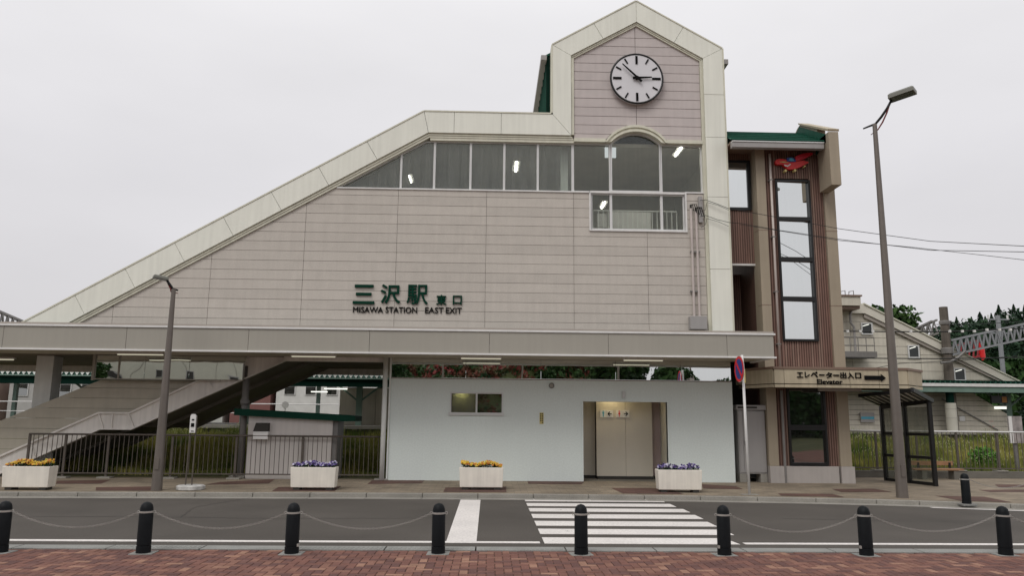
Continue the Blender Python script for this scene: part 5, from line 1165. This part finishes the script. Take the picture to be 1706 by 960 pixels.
# lower walls and the right platform canopy
rc = plat_canopy(10.6, 34, 29.6, 3.22, 'green-edged platform canopy running right behind the shelter', [20.9, 26, 31], depth=6, tm=M_green_d)
for ch in list(rc.children):
    if ch.name.startswith('gutter'): pass
MB().box(10.6, 34, 29.50, 29.60, 3.12, 3.24).build('white_gutter', M_white, rc); MB().box(10.6, 34, 29.55, 29.62, 2.90, 3.10).build('green_fascia', M_pgreen, rc)
lw = thing('platform_wall', (18, 30.6, 1.4), 'beige boarded wall under the right platform canopy', 'wall')
c_r = half(xz(1655, 690, 30.6), xz(1700, 716, 30.6), (16, 1.5)); 
boards(lw, 'siding_panel', M_beige, [13.0, 16.0, 18.7, 21.2], [1.4+.2*k for k in range(9)], 30.6, 30.64, gap=.008, halves=[half(xz(1648, 672, 30.6), xz(1702, 705, 30.6), (16, 1.5))])
MB().box(13.0, 19.6, 30.64, 34, 1.4, 3.0).build('body', M_joint, lw); MB().box(9.6, 13.0, 33.0, 33.1, 1.4, 3.2).build('rear_wall', M_dark, lw)
a, b = at(1570, 665, 30.5), at(1664, 717, 30.5); MB().bar((a.x, 30.55, a.z), (b.x, 30.55, b.z), .035).build('handrail', M_grey, lw)
b_ = pbox(1599, 1608, 694, 702, 30.55); MB().box(b_[0], b_[1], 30.56, 30.598, b_[2], b_[3]).build('plate', M_white, lw)
ps = thing('poster', (13.5, 30.5, 1.8), 'pale blue framed poster in the dark recess behind the shelter', 'poster'); b_ = pbox(1434, 1457, 688, 704, 30.5); MB().box(b_[0], b_[1], 30.5, 30.55, b_[2], b_[3]).build('board', M_cab, ps); MB().box(b_[0]+.02, b_[1]-.02, 30.49, 30.499, b_[2]+.12, b_[2]+.22).build('blue_band', M_lblue, ps)
pp = thing('thick_pipe', (18.2, 30, 1.4), 'fat cream vertical pipe against the beige platform wall', 'pipe'); a = at(1582, 672, 29.85); b = at(1585, 717, 29.85)
MB().tube([(a.x, 29.8, 1.4), (a.x, 29.8, a.z)], .20, 14).build('pipe', mat('pipe_cream', (.52, .50, .43), .5), pp, smooth='a'); MB().tube([(a.x, 29.8, a.z), (a.x, 29.8, 3.08)], .14, 12).build('neck', M_green_d, pp)
for z in (1.9, 2.25): MB().tube([(a.x, 29.8, z), (a.x, 29.8, z+.015)], .205, 14).build('band', M_fascia, pp)
dsp = thing('departure_display', (20.9, 30.4, 2.6), 'black hanging display with orange square under the platform canopy', 'display'); b_ = pbox(1652, 1679, 660, 672, 30); MB().box(b_[0], b_[1], 30, 30.1, b_[2], b_[3]).build('case', M_black, dsp); b2_ = pbox(1669, 1677, 661.5, 671, 30); MB().box(b2_[0], b2_[1], 29.985, 29.999, b2_[2], b2_[3]).build('orange_square', mat('orange_dark', (.32, .13, .02), .5), dsp)
MB().tube([((b_[0]+b_[1])/2, 30.05, b_[3]), ((b_[0]+b_[1])/2, 30.05, 3.1)], .02, 6).build('hanger', M_grey, dsp)
tb_ = pbox(1659, 1677, 678, 682, 30.3); fl = thing('platform_light', (tb_[0], 30.3, tb_[2]), 'lit fluorescent tube below the hanging display', 'light'); MB().box(tb_[0], tb_[1], 30.3, 30.4, tb_[2], tb_[3]).build('tube', M_tube2, fl); MB().box(tb_[0]-.02, tb_[1]+.02, 30.28, 30.42, tb_[3]+.002, tb_[3]+.04).build('housing', M_white, fl)
bd = thing('map_board', (15.9, 23.1, .3), 'weathered white notice board on a post at the right edge', 'notice board'); b_ = pbox(1681.5, 1704, 694, 739, 23); MB().box(b_[0], b_[1], 23, 23.05, b_[2], b_[3]).build('panel', mat('weathered_board', (.30, .27, .26), .6, .35, 5), bd); MB().box(b_[0], b_[0]+.10, 22.985, 22.999, b_[2], b_[3]).build('white_edge', M_white, bd)
MB().box((b_[0]+b_[1])/2-.06, (b_[0]+b_[1])/2+.02, 23.05, 23.12, .25, b_[3]).build('post', M_grey, bd)
# masts, truss gantries
def truss(p, q, h, name, lab, m_=M_truss, n=16, w_=.35, t_=.05, cat='gantry'):
    t = thing(name, p, lab, cat); p = Vector(p); q = Vector(q); d = (q-p)/n; u = Vector((0, 0, h)); s = Vector((0, w_, 0)); mm = MB()
    for o_ in (0*u, u, s, u+s): mm.bar(p+o_, q+o_, t_*1.5)
    mm.build('chord', m_, t); mm = MB()
    for i in range(n):
        a = p+d*i; mm.bar(a, a+d*.5+u, t_).bar(a+d*.5+u, a+d, t_).bar(a+s, a+d*.5+u+s, t_).bar(a+d*.5+u+s, a+d+s, t_).bar(a, a+s, t_*.7).bar(a+u, a+d+u+s, t_*.7)
    mm.build('lattice', m_, t); return t
ym = 30.2; mb0 = at(1580, 632, ym); mb1 = at(1573, 512, ym)
ms = thing('concrete_mast', (mb0.x, ym, 0), 'stained concrete railway mast standing in front of the beige building', 'mast')
xmast = (mb0.x+mb1.x)/2; MB().tube([(xmast, ym, 1.4), (xmast, ym, mb1.z)], [.19, .16], 16).build('pole', M_cpole, ms, smooth='a'); 
zc = at(1570, 584, ym).z; MB().lathe([(.20, 0), (.22, .02), (.22, .22), (.20, .25)], 16, (xmast, ym, zc-.15)).build('clamp', M_grey, ms); MB().lathe([(.2, 0), (.21, .1), (.2, .15)], 16, (xmast, ym, at(1575, 541, ym).z)).build('band', M_grey, ms)
a = at(1578, 592, ym); b = at(1720, 562, 29.3)
truss((a.x+.15, ym-.1, a.z), (b.x, 29.3, b.z), .58, 'lattice_gantry', 'grey lattice gantry beam reaching right from the concrete mast', n=13)
ms2 = thing('concrete_mast', (b.x+.2, 29.6, 0), 'second concrete mast beyond the right edge carrying the gantry end', 'mast'); MB().tube([(b.x+.25, 29.6, 1.4), (b.x+.25, 29.6, b.z+1.2)], [.19, .16], 14).build('pole', M_cpole, ms2, smooth='a')
c_ = at(1560, 612, ym); MB().tube([at(1608, 585, ym-.35), at(1596, 596, ym-.35), at(1584, 603, ym-.33), at(1567, 605, ym-.3)], .055, 6).build('strut', M_grey, ms)
a = at(1478, 575, 40); b = at(1562, 548, 34); truss((a.x, 40, a.z-.5), (b.x, 34, b.z-.2), .6, 'lattice_gantry', 'dark thin lattice gantry behind the sloping roof left of the mast', M_grey, 9, .4, .05)
a = at(-30, 512, 40); b = at(42, 536, 46); truss((a.x, 40, a.z-.8), (b.x, 46, b.z-1.0), .9, 'lattice_gantry', 'dark lattice gantry at the far left above the canopy', M_grey, 8, .5, .07)
lpst = thing('steel_pole', (23.5, 38, 0), 'slim grey steel pole with short arms behind the lattice gantry', 'pole'); a = at(1662, 526, 38); MB().tube([(a.x, 38, 0), (a.x, 38, a.z)], .11, 8).build('shaft', M_truss, lpst)
for dz in (.2, .9): MB().bar((a.x-.55, 38, a.z-dz), (a.x+.55, 38, a.z-dz), .07).build('arm', M_truss, lpst)
for s_ in (-.5, .5): MB().tube([(a.x+s_, 38, a.z-.2), (a.x+s_, 38, a.z+.02)], .05, 6).build('insulator', M_white, lpst)
rd = thing('red_post', (24, 48, 0), 'bright red steel post with lattice beam behind the grey gantry', 'post'); a = at(1634, 572, 48); b = at(1590, 572, 48)
MB().tube([(a.x+.2, 48, 0), (a.x, 48, a.z)], .17, 10).build('post', M_red, rd); mm = MB(); mm.bar((b.x, 48, a.z-.2), (a.x, 48, a.z+.2), .1).bar((b.x, 48, a.z-1.2), (a.x, 48, a.z-.8), .1)
for k in range(6): t0 = k/6; mm.bar((b.x+(a.x-b.x)*t0, 48, a.z-1.2+.4*t0), (b.x+(a.x-b.x)*(t0+.09), 48, a.z-.2+.4*t0), .07)
mm.build('lattice', mat('dull_red', (.30, .03, .035), .6), rd)
cable(W((1395, 552, 27.5), (1480, 553, 27.5), (1580, 553, 27.5), (1740, 546, 27.5)), .022, 'black catenary cable with white beads crossing the beige building')
bd_ = thing('cable_insulators', (17, 27.45, 5), 'row of small white beads clipped on the upper catenary cable', 'insulators')
for px in (1412, 1433, 1454, 1517, 1582, 1603, 1623, 1644, 1665, 1683): p = at(px, 552 if px < 1640 else 549.5, 27.45); MB().box(p.x-.035, p.x+.035, 27.4, 27.48, p.z-.05, p.z+.04).build('bead', M_white, bd_)
cable(W((1395, 597, 27.4), (1560, 598, 27.4), (1740, 596, 27.4)), .02, 'lower black catenary cable crossing the beige building')
cable(W((1395, 625, 27), (1500, 606, 27), (1600, 601, 27), (1740, 590, 27)), .010, 'thin slack wire rising to the right across the beige building')
cable(W((1560, 541, 33), (1640, 540, 33), (1740, 534, 33)), .015, 'thin wire above the conifers right of the mast')
# ================================================================== FAR TREES
hv = []; hf = []; nx, ny = 40, 10
for i in range(nx+1):
    for k in range(ny+1):
        x = 30+i*5; y = 95+k*12; h = (6+.07*(x-60))*min(1, k/4)*min(1, max(0, (x-38)/30)); hv.append((x, y, max(h+1.2*math.sin(x*.11)*math.cos(y*.07), -.1)))
for i in range(nx):
    for k in range(ny): hf.append((i*(ny+1)+k, (i+1)*(ny+1)+k, (i+1)*(ny+1)+k+1, i*(ny+1)+k+1))
S(MB().add(hv, hf).build('wooded_hill', M_conif))
def conifer(loc, H):
    t = thing('conifer_tree', loc, None, None); L = Vector(loc); n = 5200
    tt = rng.random(n)**.85; z = H*(.06+.93*tt); an = rng.uniform(0, 6.283, n); rad = (H*.40)*(1-tt)**.9*(.66+.22*np.sin(tt*34+an*2)+.12*np.sin(an*5+tt*9))+.02; r = rad*np.sqrt(rng.uniform(.25, 1, n))
    p = np.stack([L.x+r*np.cos(an), L.y+r*np.sin(an), L.z+z-.25*r], 1); d1 = np.stack([np.cos(an), np.sin(an), -.45+0*an], 1)*((.12+.30*rng.random(n))*(1-.75*tt))[:, None]; d2 = np.stack([-np.sin(an), np.cos(an), rng.normal(0, .3, n)], 1)*.10
    leaves_mesh([(p, d1, d2)], 'crown', M_conif, t); MB().tube([L, L+Vector((0, 0, H*.98))], [H*.018, .02], 7).build('trunk', M_bark, t); return t
base = conifer((79.5, 118, 9.5), 10.2); prot_k = base
spec = [(1571, 545), (1584, 534), (1593, 527), (1606, 540), (1618, 527), (1632, 519), (1641, 526), (1651, 521), (1663, 507), (1675, 518), (1688, 506), (1697, 516), (1706, 507), (1720, 500), (1556, 552), (1600, 547), (1626, 540), (1645, 538), (1670, 530), (1684, 528), (1700, 530), (1612, 556), (1590, 552)]
ctx = ['far left of the row', 'first pair right of the mast', 'second right of the mast', 'low gap right of the mast', 'beside the thin utility wire', 'pointed one left of the steel pole', 'rounded one left of the steel pole', 'close left of the steel pole', 'tallest, above the steel pole', 'right of the steel pole', 'second tallest at right', 'between the tall pair', 'right picture edge', 'cut by the right edge']
ctx2 = ['just right of the concrete mast', 'below the first pair of tips', 'below the pointed tip left of the steel pole', 'directly left of the steel pole', 'directly behind the steel pole arms', 'right of the steel pole arms', 'near the right edge above the gantry', 'hiding behind the mast clamp', 'between the mast and the red post']
for i, (px, py) in enumerate(spec):
    Yt = 112+(i*37 % 17) if i < 14 else 104+(i % 3)*2; tp = at(px, py, Yt); H = 10.2*random.uniform(.8, 1.25); bz = max(tp.z-H, 0.0); H = tp.z-bz
    if i == 0: c = base
    else: c = copy_tree(base)
    c.location = (tp.x, Yt, bz); sca = H/10.2; c.scale = (sca*random.uniform(.75, 1.2), sca, sca); c.rotation_euler.z = random.uniform(0, 6)
    tag(c, ('dark conifer on the far hill, '+ctx[i]) if i < 14 else 'dark conifer low in the far wood, '+ctx2[i-14], 'tree', 'conifers on the far hill')
fs_m = []
for i in range(300):
    x = rng.uniform(52, 112); y = rng.uniform(96, 110); px = 816+1280*x/y; ty = float(np.interp(px, [1530, 1580, 1650, 1710, 1800], [586, 553, 536, 523, 515])); zm = CAM_H+(707-ty)/1280*y*1.04
    fs_m.append(leafball((x, y, zm-1.6-rng.random()**1.5*zm*.85), 1.7, 170, .30, None, '', squash=(1, 1, 1.35)))
tag(leaves_mesh(fs_m, 'far_wood', M_conif), 'dark green wood covering the far slope below the conifers', 'wood', None, 'stuff')
def broad(loc, H, R, lab, m_=M_leaf, n=5200, size=.22, name='broadleaf_tree', grp=None, nb=16):
    t = thing(name, loc, lab, 'tree', grp); L = Vector(loc); balls = []
    mm = MB().tube([L, L+Vector((0, 0, H*.55))], [R*.08, R*.05], 8)
    for i in range(nb):
        a = rng.uniform(0, 6.283); r = R*rng.uniform(.1, .72); z = H*rng.uniform(.45, .88); c = L+Vector((r*math.cos(a), r*math.sin(a), z)); rr = R*rng.uniform(.25, .42)
        balls.append(leafball(c, rr, n//nb, size, None, '', squash=(1, 1, .7))); mm.tube([L+Vector((0, 0, H*.35)), L+Vector((0, 0, H*.5)).lerp(c, .4), c], [R*.03, R*.02, R*.008], 5)
    mm.build('trunk', M_bark, t); leaves_mesh(balls, 'crown', m_, t); return t
pt = at(1478, 530, 62); broad((pt.x+.1, 62, 0), 11.7, 4.1, 'round dark broadleaf tree rising behind the far beige roof', M_leaf, 6500, .22, nb=22)
pt = at(1440, 530, 66); broad((pt.x-.3, 66, 0), 11.6, 2.8, 'smaller broadleaf tree left of the round one behind the beige roof', M_leaf, 3500, .22)
for i, x in enumerate((-31, -24, -17, -10, -4)): broad((x, 66, 0), 8.2+i % 3, 4.2, ['leftmost', 'second', 'middle', 'fourth', 'rightmost'][i]+' leafy tree behind the far houses beyond the tracks', M_tree2, 2600, .32, grp='trees behind the far houses')
for i, x in enumerate((24.5, 31, at(1632, 600, 45).x)): broad((x, 50 if i < 2 else 45, 0), (5.2, 5.2, at(1632, 598, 45).z+.2)[i], (3.6, 3.6, 2.8)[i], ['low tree under the gantry at right', 'low tree behind the slim pole at right', 'low tree hiding the foot of the red post'][i], M_tree2, 2600, .26, grp='low trees behind the right platform')
# ================================================================== OPPOSITE SIDE (seen in the mirrored glass)
hv = []; hf = []; nx, ny = 34, 8
for i in range(nx+1):
    for k in range(ny+1):
        x = -26+i*1.75; y = -34-k*3; e_ = min(1, (x+26)/8)*min(1, max(0, (22-x))/7); h = (k/8)**.8*13*e_+(.35*math.sin(x*.9)+.3*math.cos(y*1.1+x)); hv.append((x, y, h if k else -.1))
for i in range(nx):
    for k in range(ny): hf.append((i*(ny+1)+k, i*(ny+1)+k+1, (i+1)*(ny+1)+k+1, (i+1)*(ny+1)+k))
hm = leaf_mat('hill_scrub', (.02, .05, .012), (.07, .075, .02), .35)
S(MB().add(hv, hf).build('opposite_hill', hm))
bl = []; bl2 = []
for i in range(800):
    x = rng.uniform(-22, 26); y = rng.uniform(-52, -35); k = (-34-y)/24; e_ = min(1, (x+26)/8)*min(1, max(0, (22-x))/7); h = k**.8*13*e_
    (bl2 if (-9 < x < 13 and rng.random() < .62) else bl).append(leafball((x, y, h+.3), rng.uniform(.5, 1.1), 60, .2, None, '', squash=(1.2, 1, .7)))
for i in range(260): bl.append(leafball((rng.uniform(25, 50), rng.uniform(-50, -44), rng.uniform(.3, 4.2)), rng.uniform(.8, 1.3), 60, .26, None, ''))
tag(leaves_mesh(bl, 'hill_shrubs', M_tree2), 'green shrubs on the bank opposite, mirrored in the glass strip', 'shrubs', None, 'stuff')
tag(leaves_mesh(bl2, 'azalea_bushes', M_aza), 'red azalea bushes on the bank opposite, mirrored in the glass strip', 'shrubs', None, 'stuff')
for i, (x, y, H, R_) in enumerate(((17.6, -34, 7.6, 3.6), (13.0, -38, 9.5, 4.4), (8, -46, 11, 4.5), (-12, -38, 9.5, 4.5), (-38, -33, 9, 4.0), (28, -52, 6.5, 4.5), (36, -50, 5.5, 4.2), (43, -46, 5.8, 4.2), (50, -50, 6.0, 4.5))):
    broad((x, y, .0), H, R_, ['tree at the right end', 'second tree from the right end', 'third tree from the right end', 'tree left of the azaleas', 'tree beside the white building', 'low tree right of the bank', 'low round tree farther right', 'low tree near the far corner', 'outermost low tree'][i]+' of the bank opposite the station', M_tree2, 2600, .3, grp='trees on the opposite side')
for i, x in enumerate((-4.6, 3.0, 12.3, 19.5)):
    t = thing('wooden_pole', (x, -33.5, 0), ['leftmost', 'second', 'third', 'rightmost'][i]+' wooden pole before the bank opposite the station', 'pole', 'wooden poles before the opposite bank'); MB().tube([(x, -33.5, 0), (x+.1, -33.5, 7.6)], [.13, .1], 8).build('shaft', mat('pole_wood', (.20, .17, .14), .9), t)
wb = thing('white_hall', (-33, -38, 0), 'large white panelled hall opposite the station, mirrored beside the stairs', 'building')
MB().box(-52, -24, -50, -40, 0, 9.2).build('wall', mat('hall_white', (.52, .50, .42), .7, .05), wb)
for x in (-27, -31, -35, -39): f_ = MB().box(x, x+1.4, -39.99, -39.9, 4.9, 6.3).build('window', M_cab, wb); MB().box(x+.1, x+1.3, -39.899, -39.88, 5.0, 6.2).build('pane', M_dark, f_)
for x in np.arange(-51, -24, 2.5): MB().box(x, x+.05, -40.0, -39.93, 0, 9.2).build('panel_joint', M_fascia, wb)
